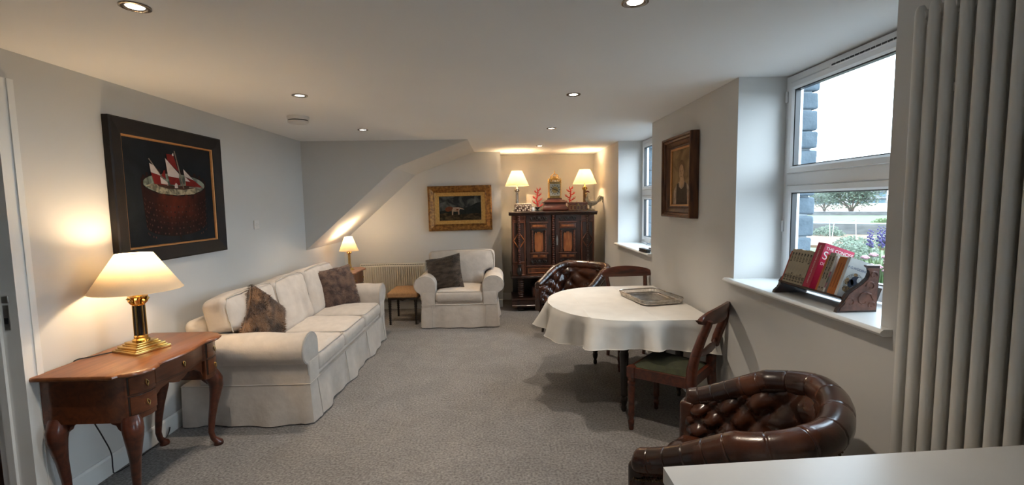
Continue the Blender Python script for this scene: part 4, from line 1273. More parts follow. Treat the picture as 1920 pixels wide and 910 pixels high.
MB().box(-0.004, 0.004, -0.004, -0.002, -0.008, 0.072, M=T(0, -0.0645, 0.12) @ Matrix.Rotation(R(-62), 4, 'Y')).build('hand', BLKPL, dial, 0)
MB().box(-0.004, 0.004, -0.004, -0.002, -0.008, 0.055, M=T(0, -0.0655, 0.12) @ Matrix.Rotation(R(112), 4, 'Y')).build('hand', BLKPL, dial, 0)
for sx_ in (-1, 1):
    for sy_ in (-1, 1):
        MB().lathe([(0.008, -0.0), (0.010, 0.012), (0.006, 0.02), (0.006, 0.21), (0.009, 0.22), (0.006, 0.236), (0.009, 0.25), (0.005, 0.262), (0.007, 0.272), (0.001, 0.290)], 8, (sx_ * 0.083, sy_ * 0.068, 0)).build('corner_pillar', BRASS, t)
fret = MB()
for k in range(5):
    x = -0.06 + 0.03 * k
    fret.tube([(x - 0.013, -0.066, 0.236), (x - 0.010, -0.066, 0.262 + 0.012 * (2 - abs(k - 2))), (x + 0.010, -0.066, 0.262 + 0.012 * (2 - abs(k - 2))), (x + 0.013, -0.066, 0.236)], 0.004, 5)
fret.build('fretwork', BRASS, t)
MB().lathe([(0.062, 0.262), (0.060, 0.272), (0.055, 0.292), (0.040, 0.312), (0.018, 0.320)], 20).build('bell', BRASSD, t)
for k in range(4):
    a = PI / 4 + k * PI / 2
    c_, s_ = math.cos(a), math.sin(a)
    MB().tube([(0.075 * c_, 0.075 * s_, 0.236), (0.082 * c_, 0.082 * s_, 0.285), (0.066 * c_, 0.066 * s_, 0.325), (0.03 * c_, 0.03 * s_, 0.345), (0, 0, 0.348)], 0.0045, 6).build('bell_strap', BRASS, t)
MB().lathe([(0.008, 0.345), (0.012, 0.355), (0.006, 0.364), (0.007, 0.374), (0.002, 0.405)], 8).build('finial', BRASS, t)


def coral(label, loc, seed, h, stand):
    t = thing('coral_branch', label, 'coral', loc, 0, 'red coral branches on the cabinet')
    rnd = random.Random(seed)
    b = MB()
    z0 = 0.06 if stand else 0.05
    pts = [(0.010 * math.sin(k * 1.3 + seed), 0.006 * math.cos(k * 1.7), z0 + h * k / 7) for k in range(8)]
    b.tube(pts, [0.013, 0.012, 0.011, 0.010, 0.009, 0.008, 0.007, 0.004], 8)
    for k in range(1, 8):
        s_ = 1 if k % 2 else -1
        p = Vector(pts[k - 1])
        L = h * (0.34 - 0.028 * k) * rnd.uniform(0.9, 1.2)
        d_ = Vector((s_ * 0.9, rnd.uniform(-.5, .5), 0.45)).normalized()
        q = p + d_ * L
        q2 = q + Vector((s_ * 0.25, 0, 0.9)) * L * 0.35
        b.tube([p, p + d_ * L * 0.5 + Vector((0, 0, -0.004)), q, q2], [0.009, 0.008, 0.007, 0.004], 6)
        b.tube([p + d_ * L * 0.55, p + d_ * L * 0.7 + Vector((s_ * 0.01, 0, 0.03))], [0.006, 0.003], 5)
        d3 = Vector((-s_ * 0.7, rnd.uniform(-.6, .6), 0.5)).normalized()
        b.tube([p + Vector((0, 0, 0.012)), p + d3 * L * 0.45 + Vector((0, 0, 0.012))], [0.007, 0.004], 5)
    b.build('branches', CORAL, t)
    MB().lathe([(0.034, 0), (0.036, 0.008), (0.018, 0.018), (0.016, 0.028), (0.032, 0.045), (0.036, 0.060), (0.030, 0.068), (0.008, 0.066)], 16).build('stand', BLKPL, t)


coral('branching red coral on a dark stand left of the clock', (0.538, OY - 0.06, CH), 1.0, 0.28, True)
coral('branching red coral behind the leather-covered box right of the clock', (1.04, OY + 0.10, CH), 2.0, 0.30, True)
# shell-covered box
t = thing('shell_box', 'small casket covered in cream and brown shells at the left of the cabinet', 'box', (0.325, OY - 0.13, CH))
SH1 = mat('cream_shell', (0.66, 0.55, 0.42), (0.50, 0.38, 0.27), rough=0.4, scale=60)
SH2 = mat('brown_shell', (0.10, 0.045, 0.025), (0.05, 0.025, 0.015), rough=0.4, scale=60)
MB().rbox(-0.120, 0.120, -0.060, 0.060, 0.0, 0.105, 0.006).build('casket', SH2, t)
rnd = random.Random(4)
for k in range(9):
    for j in range(3):
        x, z = -0.104 + 0.026 * k + rnd.uniform(-.004, .004), 0.020 + 0.030 * j + rnd.uniform(-.004, .004)
        MB().ball((x, -0.060, z), 0.012, 8, 5, sc=(rnd.uniform(0.8, 1.1), 0.6, rnd.uniform(0.8, 1.2))).build('shell', SH1 if (k + j + (k * j) % 3) % 3 else SH2, t)
for k in range(8):
    MB().ball((-0.098 + 0.028 * k, rnd.uniform(-.03, .03), 0.108), 0.015, 8, 5, sc=(1, 1.4, 0.7)).build('shell', SH1, t)
# pale card propped behind
t = thing('greeting_card', 'plain cream card propped up behind the shell box', 'card', (0.448, OY + 0.10, CH + 0.010))
CARD = mat('cream_card', (0.80, 0.72, 0.58), rough=0.7, scale=20)
MB().box(-0.065, 0.065, -0.001, 0.001, 0, 0.24, M=T(0, 0, 0, R(8), R(-7), R(6))).build('front_leaf', CARD, t, 0)
MB().box(0, 0.13, -0.001, 0.001, 0, 0.24, M=T(-0.066, 0.004, 0, R(28), R(-7), R(6))).build('back_leaf', CARD, t, 0)
MB().lathe([(0.020, 0), (0.027, 0.012), (0.026, 0.045), (0.018, 0.062), (0.021, 0.070)], 16).build('pot', mat('white_porcelain', (0.72, 0.72, 0.70), rough=0.2, scale=20, coat=0.3), tag(thing('porcelain_pot', 'tiny white porcelain pot beside the left coral', 'pot', (0.475, OY - 0.04, CH)), None))
# leather covered box
t = thing('leather_box', 'brown tooled leather box in front of the right coral', 'box', (1.106, OY - 0.14, CH))
MB().rbox(-0.132, 0.132, -0.075, 0.075, 0.0, 0.088, 0.004).build('body', MIDW, t)
MB().rbox(-0.135, 0.135, -0.078, 0.078, 0.090, 0.126, 0.006).build('lid', MIDW, t)
for k in range(5):
    MB().rectsweep(0.030, 0.052, [(0, 0), (0.002, 0.003), (0.005, 0.003), (0.006, 0), (0.006, -0.002), (0, -0.002)], M=T(-0.10 + 0.05 * k, -0.076, 0.045)).build('tooling', BRASSD, t, 0)
MB().rbox(-0.012, 0.012, -0.084, -0.074, 0.075, 0.105, 0.003).build('clasp', BRASSD, t)
# rooster figurine
t = thing('rooster_figurine', 'grey and white china rooster with curled tail at the right of the cabinet', 'figurine', (1.305, OY - 0.06, CH))
CHN = mat('grey_white_china', (0.50, 0.48, 0.40), (0.27, 0.26, 0.22), rough=0.25, scale=26, coat=0.4)
DKR = mat('dark_red_glaze', (0.14, 0.015, 0.012), rough=0.3, scale=30, coat=0.3)
b = MB()
b.tube([(0.115, 0, 0.135), (0.085, 0, 0.118), (0.045, 0, 0.110), (0.005, 0, 0.112), (-0.025, 0, 0.130), (-0.038, 0, 0.165), (-0.036, 0, 0.205), (-0.030, 0, 0.235), (-0.040, 0, 0.250), (-0.056, 0, 0.250)], [0.016, 0.030, 0.042, 0.047, 0.044, 0.034, 0.023, 0.021, 0.020, 0.009], 14)
b.build('body', CHN, t, 70)
for k, (dx, dz) in enumerate(((0.0, 0.0), (0.012, -0.014), (-0.016, 0.010), (0.020, -0.030))):
    MB().tube([(0.085, 0.006 * (k - 1.5), 0.120 + dz * 0.3), (0.125 + dx * 0.4, 0.006 * (k - 1.5), 0.165 + dz), (0.155 + dx, 0.007 * (k - 1.5), 0.200 + dz), (0.180 + dx, 0.008 * (k - 1.5), 0.190 + dz), (0.186 + dx, 0.008 * (k - 1.5), 0.150 + dz), (0.176 + dx, 0.008 * (k - 1.5), 0.115 + dz)], [0.012, 0.013, 0.014, 0.013, 0.010, 0.004], 8).build('tail_feather', CHN, t)
MB().tube([(-0.060, 0, 0.262), (-0.048, 0, 0.275), (-0.035, 0, 0.278), (-0.020, 0, 0.270), (-0.012, 0, 0.255)], [0.006, 0.012, 0.013, 0.011, 0.004], 6, sy=0.5).build('comb', DKR, t)
MB().tube([(-0.052, 0, 0.240), (-0.055, 0, 0.222), (-0.050, 0, 0.208)], [0.006, 0.009, 0.004], 6).build('wattle', DKR, t)
MB().tube([(-0.056, 0, 0.250), (-0.076, 0, 0.244)], [0.008, 0.001], 6).build('beak', BRASSD, t)
for s_ in (-1, 1):
    MB().tube([(0.01 + 0.01 * s_, s_ * 0.018, 0.085), (0.006 + 0.01 * s_, s_ * 0.020, 0.05), (0.01 + 0.01 * s_, s_ * 0.020, 0.018)], [0.019, 0.010, 0.008], 8).build('leg', CHN, t)
    MB().ball((0.03, s_ * 0.042, 0.118), 0.034, 10, 6, sc=(1.2, 0.35, 0.75)).build('wing', CHN, t)
MB().lathe([(0.052, 0), (0.056, 0.008), (0.048, 0.020), (0.030, 0.028)], 18, (0.012, 0, 0)).build('mound', CHN, t)
# ------------------------------------------------------------------ buttoned leather tub chairs
def tub_plan(s):
    """plan of the back rail, s 0..1 from the left arm end round the back to the right arm end"""
    a = 0.30                                     # straight share of each arm
    hw, yf, ym, yb = 0.330, -0.335, 0.02, 0.270
    if s < a:
        u = s / a
        return Vector((-hw - 0.01 * math.sin(u * PI), yf + (ym - yf) * u, 0))
    if s > 1 - a:
        u = (1 - s) / a
        return Vector((hw + 0.01 * math.sin(u * PI), yf + (ym - yf) * u, 0))
    u = (s - a) / (1 - 2 * a)
    an = PI * (1 - u)
    c_, s_ = math.cos(an), math.sin(an)
    e = 2 / 2.5
    return Vector((hw * math.copysign(abs(c_) ** e, c_), ym + (yb - ym) * abs(s_) ** e, 0))


def tub_h(s):
    u = max(0.0, min(1.0, (min(s, 1 - s) - 0.02) / 0.38))
    return 0.560 + 0.200 * (0.55 * u + 0.45 * u * u * (3 - 2 * u))


def tub_n(s):
    d_ = tub_plan(min(1, s + 0.01)) - tub_plan(max(0, s - 0.01))
    return Vector((-d_.y, d_.x, 0)).normalized() # outward


def tuft(u, v, p=0.62):
    """deep diamond buttoning, 0 on the creases, 1 on the crowns"""
    a, c = u + v, u - v
    return (abs(math.sin(PI * a)) * abs(math.sin(PI * c))) ** p


def tub_chair(label, loc, rz):
    t = thing('tub_chair', label, 'chair', loc, rz, 'buttoned leather tub chairs')
    N = 132
    # upholstered shell: buttoned inside face, plain outside
    inn, out_ = 20, 6
    V, Fc = [], []
    rows = inn + 1 + out_ + 1
    for i in range(N + 1):
        s = i / N
        P, nn, h = tub_plan(s), tub_n(s), tub_h(s)
        fade = min(1, min(s, 1 - s) / 0.03)
        for j in range(inn + 1):
            v = j / inn
            z = 0.36 + (h - 0.36) * v
            tilt = -0.040 * (1 - v) ** 1.3
            tf = tuft(s * 9.0, v * 2.2 + 0.25) * min(1, (1 - v) * 6 + 0.15)
            off = -0.020 - 0.040 * tf * fade + tilt
            q = P + nn * off
            V.append((q.x, q.y, z))
        for j in range(out_ + 1):
            v = 1 - j / out_
            z = 0.24 + (h - 0.24) * v
            q = P + nn * (0.035 - 0.045 * (1 - v) ** 1.5)
            V.append((q.x, q.y, z))
    for i in range(N):
        for j in range(rows):
            a, b_ = i * rows + j, i * rows + (j + 1) % rows
            Fc.append((a, b_, b_ + rows, a + rows))
    Fc.append(tuple(range(rows)))
    Fc.append(tuple(range((N + 1) * rows - 1, N * rows - 1, -1)))
    sh = MB().add(V, Fc).build('shell', LEATH, t, 60)
    for row in range(3):
        for k in range(9):
            s = (k + (0.5 if row % 2 else 0.0)) / 9.0 + 0.028
            v = (row + 1) * 0.5 / 2.2 - 0.11
            if not 0.05 < s < 0.95 or v > 0.9: continue
            P, nn, h = tub_plan(s), tub_n(s), tub_h(s)
            q = P + nn * (-0.026 - 0.040 * (1 - v) ** 1.3)
            MB().ball((q.x, q.y, 0.36 + (h - 0.36) * v), 0.010, 8, 5).build('button', LEATHD, sh)
    # padded top roll with pleat lines
    pts, rad = [], []
    M_ = 640
    for i in range(M_ + 1):
        s = i / M_
        P, nn = tub_plan(s), tub_n(s)
        q = P + nn * 0.012
        pts.append((q.x, q.y, tub_h(s) + 0.006))
        ph = (s * 18.0) % 1.0
        notch = math.exp(-((min(ph, 1 - ph)) / 0.022) ** 2)
        end = min(1, min(s, 1 - s) / 0.018)
        rad.append((0.047 + 0.010 * math.sin(PI * s)) * (1 - 0.070 * notch) * (0.55 + 0.45 * math.sqrt(max(0, 1 - (1 - end) ** 2))))
    d0 = (Vector(pts[0]) - Vector(pts[1])).normalized()
    MB().tube(pts, rad, 16).build('top_roll', LEATH, t, 60)
    # arm fronts
    for s_ in (-1, 1):
        P = tub_plan(0 if s_ < 0 else 1)
        MB().rbox(P.x - 0.042, P.x + 0.042, P.y - 0.022, P.y + 0.05, 0.26, 0.560, 0.020, 3, (1, 1, 4)).build('arm_front', LEATH, t)
    # seat, buttoned, rounded over the front
    def sf(p, h):
        p = p.copy()
        u, v = p.x / h[0], p.y / h[1]
        if p.z > 0:
            p.z += 0.030 * (1 - u * u) * max(0, 1 - v * v) ** 0.5
            p.z += 0.026 * (tuft(p.x / 0.15 * 0.5 + 0.25, p.y / 0.15 * 0.5 + 0.25) - 0.6)
        ph = (p.x / 0.15 + 0.5) % 1.0
        if v < -0.8:
            p.y += 0.012 * math.exp(-((min(ph, 1 - ph)) / 0.07) ** 2) - 0.03 * math.cos(u * PI / 2)
        return p
    MB().rbox(-0.285, 0.285, -0.335, 0.26, 0.315, 0.425, 0.052, 5, (34, 30, 2), sf).build('seat', LEATH, t, 70)
    # seat rail
    MB().rbox(-0.325, 0.325, -0.335, -0.28, 0.235, 0.325, 0.012).build('front_rail', LEATHD, t)
    MB().rbox(-0.30, 0.30, -0.30, 0.24, 0.225, 0.33, 0.02).build('seat_frame', LEATHD, t)
    # nail heads under the roll and along the rail
    nb = MB()
    for k in range(110):
        s = 0.01 + 0.98 * k / 109
        q = tub_plan(s) + tub_n(s) * 0.042
        nb.ball((q.x, q.y, tub_h(s) - 0.055), 0.0055, 6, 4)
    for k in range(40):
        nb.ball((-0.31 + 0.62 * k / 39, -0.338, 0.247), 0.005, 6, 4)
    for s_ in (-1, 1):
        for k in range(20):
            nb.ball((s_ * 0.325 + s_ * 0.028, -0.338, 0.27 + 0.0145 * k), 0.005, 6, 4)
    nb.build('nail_heads', STUD, t)['kind'] = 'stuff'
    for s_ in (-1, 1):
        MB().tube([(s_ * 0.275, -0.285, 0.25), (s_ * 0.280, -0.292, 0.18), (s_ * 0.284, -0.298, 0.08), (s_ * 0.290, -0.308, 0.0)], [0.029, 0.026, 0.018, 0.015], 8).build('leg', BLACKW, t)
        MB().tube([(s_ * 0.22, 0.20, 0.25), (s_ * 0.23, 0.23, 0.16), (s_ * 0.245, 0.275, 0.06), (s_ * 0.255, 0.31, 0.0)], [0.026, 0.023, 0.018, 0.015], 8).build('leg', BLACKW, t)
    return t


tub_chair('brown buttoned leather tub chair close behind the pale grey worktop', (0.975, 1.725, 0), R(-128))
tub_chair('brown buttoned leather tub chair in front of the carved cabinet', (0.905, 5.40, 0), R(-43))

# ------------------------------------------------------------------ drop-leaf dining table, cloth, tray
TX, TY, TA, TB, TZ, TR = 0.965, 3.685, 0.590, 0.650, 0.735, 1.462


def tfy(x):
    return TB * (math.sqrt(max(0, 1 - ((TX - x) / TA) ** 2)) if x < TX else 1.0)


t = thing('dining_table', 'dark drop-leaf dining table under the white cloth against the right wall', 'table', (TX, TY, 0))
half = [(-TA * math.cos(R(a)) * 0.985, -TB * math.sin(R(a)) * 0.985) for a in range(0, 91, 9)]
pl = [(TR - TX - 0.01, TB * 0.985)] + [(x, -y) for x, y in half[::-1]] + half[1:] + [(TR - TX - 0.01, -TB * 0.985)]
MB().prism(pl, TZ - 0.028, TZ - 0.008, 'z').build('top', DARKW, t, 0)
lf = [(-0.62, TZ - 0.03)] + [(-0.62 * math.cos(R(a)), TZ - 0.05 - 0.27 * math.sin(R(a))) for a in range(0, 181, 12)] + [(0.62, TZ - 0.03)]
MB().prism(lf, TR - TX - 0.012, TR - TX + 0.006, 'x').build('drop_leaf', DARKW, t, 0)
MB().box(-0.07, 0.42, -0.50, 0.54, TZ - 0.13, TZ - 0.028).build('frame', DARKW, t, 0)
tl = [(0.012, 0), (0.018, 0.012), (0.018, 0.035), (0.013, 0.045), (0.022, 0.07), (0.026, 0.10), (0.020, 0.115), (0.026, 0.125), (0.022, 0.14), (0.025, 0.20), (0.031, 0.36), (0.034, 0.44), (0.028, 0.455), (0.038, 0.475), (0.040, 0.50), (0.030, 0.515), (0.036, 0.53)]
for x, y in ((-0.075, -0.44), (-0.080, 0.56), (0.43, -0.20), (0.43, 0.22)):
    b = MB().lathe(tl, 16, (x, y, 0))
    b.box(x - 0.034, x + 0.034, y - 0.034, y + 0.034, 0.53, TZ - 0.028)
    b.build('leg', BLACKW, t, 50)

# cloth: creased flat top and rippling drop
b = MB()
xs = []
x = TX - TA
while x < TR:
    xs.append(x)
    near = min(abs(x - 0.62), abs(x - 1.07))
    x += 0.004 if near < 0.018 else 0.022
xs[0] += 0.0005
xs.append(TR)
ny = 46
tz = TZ


def topz(x, y):
    z = tz + 0.0035 * (math.exp(-((x - 0.62) / 0.006) ** 2) + math.exp(-((x - 1.07) / 0.006) ** 2)) * (0.7 + 0.3 * fnoise((x, y * 4, 0)))
    z += 0.0022 * fnoise((x * 9, y * 3, 2)) + 0.0028 * max(0, fnoise((x * 3 + y * 5, y * 2 - x * 4, 7)))
    z += 0.0030 * math.exp(-((y - 3.70) / 0.006) ** 2)
    return z


V, Fc = [], []
for x in xs:
    f_ = max(0.002, tfy(x))
    for j in range(ny + 1):
        y = TY - f_ + 2 * f_ * j / ny
        V.append((x, y, topz(x, y)))
W_ = ny + 1
for i in range(len(xs) - 1):
    for j in range(ny):
        Fc.append((i * W_ + j, (i + 1) * W_ + j, (i + 1) * W_ + j + 1, i * W_ + j + 1))
b.add(V, Fc)
per = []
for k in range(14): per.append((TR - (TR - TX) * k / 14, TY - TB, 0, -1))
for k in range(111):
    a = R(90 - 180 * k / 110)
    c_, s_ = math.cos(a), math.sin(a)
    per.append((TX - TA * c_, TY - TB * s_, -c_ * TB, -s_ * TA))
for k in range(1, 15): per.append((TX + (TR - TX) * k / 14, TY + TB, 0, 1))
for k in range(1, 24): per.append((TR, TY + TB - 2 * TB * k / 24, 1, 0))
n = len(per)
NQ = 12
V, Fc = [], []
arcl = 0.0
al = []
for k in range(n):
    al.append(arcl)
    q, p = per[(k + 1) % n], per[k]
    arcl += math.hypot(q[0] - p[0], q[1] - p[1])
for r_ in range(NQ + 1):
    q = r_ / NQ
    for k, (px, py, nx, ny_) in enumerate(per):
        L = math.hypot(nx, ny_)
        nx_, nyy = nx / L, ny_ / L
        s = al[k]
        flat = 1.0 if nx_ < 0.7 else 0.05
        wave = (0.50 * math.sin(s * 17.0 + 0.7) + 0.42 * math.sin(s * 29.0 + 1.9) + 0.9 * fnoise((s * 4.5, 0, 3)))
        off = (0.010 * min(1, q * 6) + 0.034 * q + 0.082 * (q ** 1.2) * wave) * flat
        off = max(off, 0.006 * min(1, q * 5) - (0.012 if flat < 0.5 else 0))
        drop = 0.200 + 0.016 * math.sin(s * 5.2 + 2.0) + 0.008 * fnoise((s * 6, 4, 1))
        z = topz(px, py) - drop * q + 0.0 - 0.004 * min(1, q * 6) + 0.010 * q * wave * flat * 0.6
        cr_ = 0.006 * q * fnoise((s * 22, q * 3, 9)) * flat
        V.append((px + nx_ * (off + cr_), py + nyy * (off + cr_), z))
for i in range(NQ):
    for k in range(n):
        Fc.append((i * n + k, i * n + (k + 1) % n, (i + 1) * n + (k + 1) % n, (i + 1) * n + k))
b.add(V, Fc)
hemp = [V[NQ * n + k] for k in range(n)]
o = thing('tablecloth', 'creased white cloth with scalloped drop over the dining table', 'tablecloth', (0, 0, 0))
b.build('cloth', CLOTH, o, 60, fix=True)
MB().tube(hemp, 0.0032, 5, closed=True).build('hem', CLOTH, o)

t = thing('serving_tray', 'rectangular silver tray with pierced gallery on the white tablecloth', 'tray', (1.235, 3.715, TZ + 0.008), R(10))
def rr(hx, hy, r, k=6):
    out = []
    for cx, cy, a0 in ((hx - r, hy - r, 0), (-hx + r, hy - r, 90), (-hx + r, -hy + r, 180), (hx - r, -hy + r, 270)):
        out += [(cx + r * math.cos(R(a0 + 90 * i / k)), cy + r * math.sin(R(a0 + 90 * i / k))) for i in range(k + 1)]
    return out
hx, hy = 0.185, 0.245
MB().prism(rr(hx - 0.012, hy - 0.012, 0.06), 0.0, 0.004, 'z').build('plate', SILVER, t, 30)
gal = MB()
base = rr(hx - 0.012, hy - 0.012, 0.06, 8)
rim = rr(hx, hy, 0.07, 8)
gp = []
for i in range(len(base)):
    (ax, ay), (bx, by) = base[i], base[(i + 1) % len(base)]
    (cx, cy), (dx, dy) = rim[i], rim[(i + 1) % len(rim)]
    L = math.hypot(bx - ax, by - ay)
    for k in range(max(1, int(L / 0.010))):
        u = k / max(1, int(L / 0.010))
        gp.append(((ax + (bx - ax) * u, ay + (by - ay) * u), (cx + (dx - cx) * u, cy + (dy - cy) * u)))
for (ax, ay), (cx, cy) in gp:
    gal.tube([(ax, ay, 0.003), (cx, cy, 0.034)], 0.0022, 4)
gal.build('pierced_gallery', SILVER, t)['kind'] = 'stuff'
MB().tube([(x, y, 0.036) for x, y in rim], 0.0055, 8, closed=True).build('rim', SILVER, t)
MB().tube([(x, y, 0.006) for x, y in base], 0.004, 6, closed=True).build('base_moulding', SILVER, t)
MB().tube([(x * 0.78, y * 0.78, 0.0045) for x, y in base], 0.002, 5, closed=True).build('engraved_border', SILVER, t)

# ------------------------------------------------------------------ mahogany dining chairs
def dining_chair(label, loc, rz):
    t = thing('dining_chair', label, 'chair', loc, rz, 'mahogany dining chairs')
    fw, bw, fy, by = 0.225, 0.185, -0.205, 0.185
    seat = [(-fw, fy), (fw, fy), (bw, by), (-bw, by)]
    b = MB()
    b.prism([(-fw, fy - 0.012), (fw, fy - 0.012), (fw, fy + 0.016), (-fw, fy + 0.016)], 0.375, 0.442, 'z')
    for s_ in (-1, 1):
        b.prism([(s_ * fw, fy), (s_ * bw, by), (s_ * (bw - 0.025), by), (s_ * (fw - 0.025), fy)], 0.375, 0.442, 'z')
    b.prism([(-bw, by - 0.012), (bw, by - 0.012), (bw, by + 0.012), (-bw, by + 0.012)], 0.375, 0.442, 'z')
    b.build('seat_rails', MAHOG, t, 0)
    # drop-in pad
    V, Fc = [], []
    nx_ = 10
    for i in range(nx_ + 1):
        v = i / nx_
        hw_ = (fw - 0.022) + (bw - fw) * v
        for j in range(nx_ + 1):
            u = j / nx_ * 2 - 1
            z = 0.444 + 0.026 * ((1 - u ** 4) * (1 - (2 * v - 1) ** 4)) ** 0.5
            V.append((u * hw_, fy + 0.004 + (by - fy - 0.016) * v, z))
    for i in range(nx_):
        for j in range(nx_):
            Fc.append((i * (nx_ + 1) + j, i * (nx_ + 1) + j + 1, (i + 1) * (nx_ + 1) + j + 1, (i + 1) * (nx_ + 1) + j))
    q = MB().add(V, Fc)
    q.prism([(-fw + 0.02, fy + 0.004), (fw - 0.02, fy + 0.004), (bw - 0.02, by - 0.012), (-bw + 0.02, by - 0.012)], 0.42, 0.444, 'z')
    q.build('seat_pad', GREENV, t, 60)
    lp = [(0.012, 0), (0.016, 0.008), (0.015, 0.03), (0.020, 0.045), (0.020, 0.065), (0.014, 0.075), (0.017, 0.09), (0.023, 0.11), (0.020, 0.15), (0.021, 0.23), (0.025, 0.30), (0.021, 0.315), (0.028, 0.33), (0.022, 0.345), (0.029, 0.355), (0.029, 0.376)]
    for s_ in (-1, 1):
        lg = MB().lathe(lp, 14, (s_ * (fw - 0.022), fy + 0.006, 0))
        lg.box(s_ * (fw - 0.022) - 0.027, s_ * (fw - 0.022) + 0.027, fy - 0.018, fy + 0.034, 0.374, 0.445)
        lg.build('front_leg', MAHOG, t, 50)
        # sabre back leg and post in one sweep
        pts = [(s_ * bw * 1.0, by + 0.085, 0.0), (s_ * bw, by + 0.055, 0.12), (s_ * bw, by + 0.020, 0.28), (s_ * bw, by + 0.004, 0.41), (s_ * bw, by + 0.008, 0.50), (s_ * bw * 1.0, by + 0.030, 0.60), (s_ * bw * 1.02, by + 0.068, 0.72), (s_ * bw * 1.06, by + 0.100, 0.80), (s_ * bw * 1.08, by + 0.112, 0.835)]
        MB().tube(pts, [0.019, 0.021, 0.025, 0.031, 0.029, 0.026, 0.024, 0.022, 0.020], 8, sx=0.9, sy=1.15).build('back_post', MAHOG, t, 50)
    # broad curved top rail with rounded ends
    V, Fc = [], []
    nn = 24
    rw_ = 0.262
    for i in range(nn + 1):
        u = i / nn * 2 - 1
        e = (1 - abs(u) ** 7) ** 0.5 if abs(u) < 1 else 0.06
        e = max(e, 0.08)
        yc = by + 0.155 - 0.055 * u * u
        zc = 0.850 - 0.012 * u * u
        hh = 0.047 * e + 0.006 * math.cos(u * PI)
        for dz, dy in ((-hh, -0.013), (-hh, 0.011), (-hh * 0.3, 0.018), (hh * 0.6, 0.024), (hh, 0.022), (hh * 1.02, 0.006), (hh * 0.6, -0.008), (-hh * 0.3, -0.016)):
            V.append((u * rw_, yc + dy - 0.034, zc + dz))
    for i in range(nn):
        for k in range(8):
            Fc.append((i * 8 + k, i * 8 + (k + 1) % 8, (i + 1) * 8 + (k + 1) % 8, (i + 1) * 8 + k))
    Fc += [tuple(range(8)), tuple(range(nn * 8 + 7, nn * 8 - 1, -1))]
    MB().add(V, Fc).build('top_rail', MAHOG, t, 50)
    # lower cross rail
    MB().tube([(-bw, by + 0.030, 0.605), (-bw * 0.5, by + 0.05, 0.600), (0, by + 0.056, 0.607), (bw * 0.5, by + 0.05, 0.600), (bw, by + 0.030, 0.605)], [0.018, 0.020, 0.026, 0.020, 0.018], 8, sx=1.25, sy=0.6).build('cross_rail', MAHOG, t, 60)
    return t


dining_chair('mahogany dining chair with green seat between the table and the near tub chair', (1.150, 2.985, 0), R(-132.5))
dining_chair('mahogany dining chair pushed in at the far side of the dining table', (1.262, 4.235, 0), R(2))

# ------------------------------------------------------------------ book rack and books on the near sill
SX, SZ = 1.478, 1.0455
YF = 2.425                                        # far end of the rack
rk = thing('book_rack', 'carved dark wood book trough on the near window sill', 'book rack', (SX, YF, SZ), -PI / 2)
# local x runs towards the viewer along the sill, local y into the reveal
prof = [(0, 0), (0.004, 0.014), (0.022, 0.030), (0.034, 0.050), (0.032, 0.062), (0.044, 0.082), (0.072, 0.104), (0.111, 0.130), (0.135, 0.153), (0.143, 0.177), (0.139, 0.195), (0.127, 0.205), (0.131, 0.209), (0.187, 0.207), (0.180, 0.0)]
RL = 0.478
CARV = mat('carved_red_brown_wood', (0.20, 0.080, 0.050), (0.085, 0.032, 0.022), rough=0.4, scale=30, bump=0.5, bscale=70, bdist=0.004, coat=0.15)
for x0 in (0.0, RL - 0.018):
    e = MB().prism([(y, z) for y, z in prof], x0, x0 + 0.018, 'x').build('end_board', DARKW, rk, 0)
    ins_ = [(0.095 + (y - 0.095) * 0.90 + 0.004, 0.085 + (z - 0.085) * 0.90) for y, z in prof]
    MB().prism(ins_, x0 + (0.018 if x0 else -0.003), x0 + (0.021 if x0 else 0.0), 'x').build('carved_face', CARV, e, 0)
    xo = x0 + 0.021 if x0 else x0 - 0.003
    sc_ = MB()
    for cy, cz, rad, sg in ((0.120, 0.055, 0.042, 1), (0.148, 0.115, 0.024, -1), (0.060, 0.045, 0.024, -1), (0.158, 0.165, 0.018, 1), (0.152, 0.030, 0.018, 1)):
        pts = [(xo, cy + sg * math.cos(a) * rad * (1 - a / 8), cz + math.sin(a) * rad * (1 - a / 8)) for a in [j * 0.7 for j in range(9)]]
        sc_.tube(pts, [0.004, 0.005, 0.005, 0.005, 0.004, 0.004, 0.003, 0.003, 0.003], 6)
    sc_.build('scroll_carving', CARV, e)
TH = R(19)
uv = Vector((0, math.sin(TH), math.cos(TH)))      # book upright direction
dv = Vector((0, math.cos(TH), -math.sin(TH)))     # book depth direction
O = Vector((0, 0.030, 0.069))


def trough(a0, a1, c0, c1, x0, x1):
    V = []
    for x in (x0, x1):
        for a, c in ((a0, c0), (a1, c0), (a1, c1), (a0, c1)):
            q = O + dv * a + uv * c
            V.append((x, q.y, q.z))
    return MB().add(V, [(0, 1, 2, 3), (7, 6, 5, 4), (0, 4, 5, 1), (1, 5, 6, 2), (2, 6, 7, 3), (3, 7, 4, 0)])


trough(-0.004, 0.160, -0.010, -0.001, 0.017, RL - 0.017).build('shelf', DARKW, rk, 0)
trough(0.1605, 0.166, 0.0, 0.09, 0.017, RL - 0.017).build('back_board', DARKW, rk, 0)


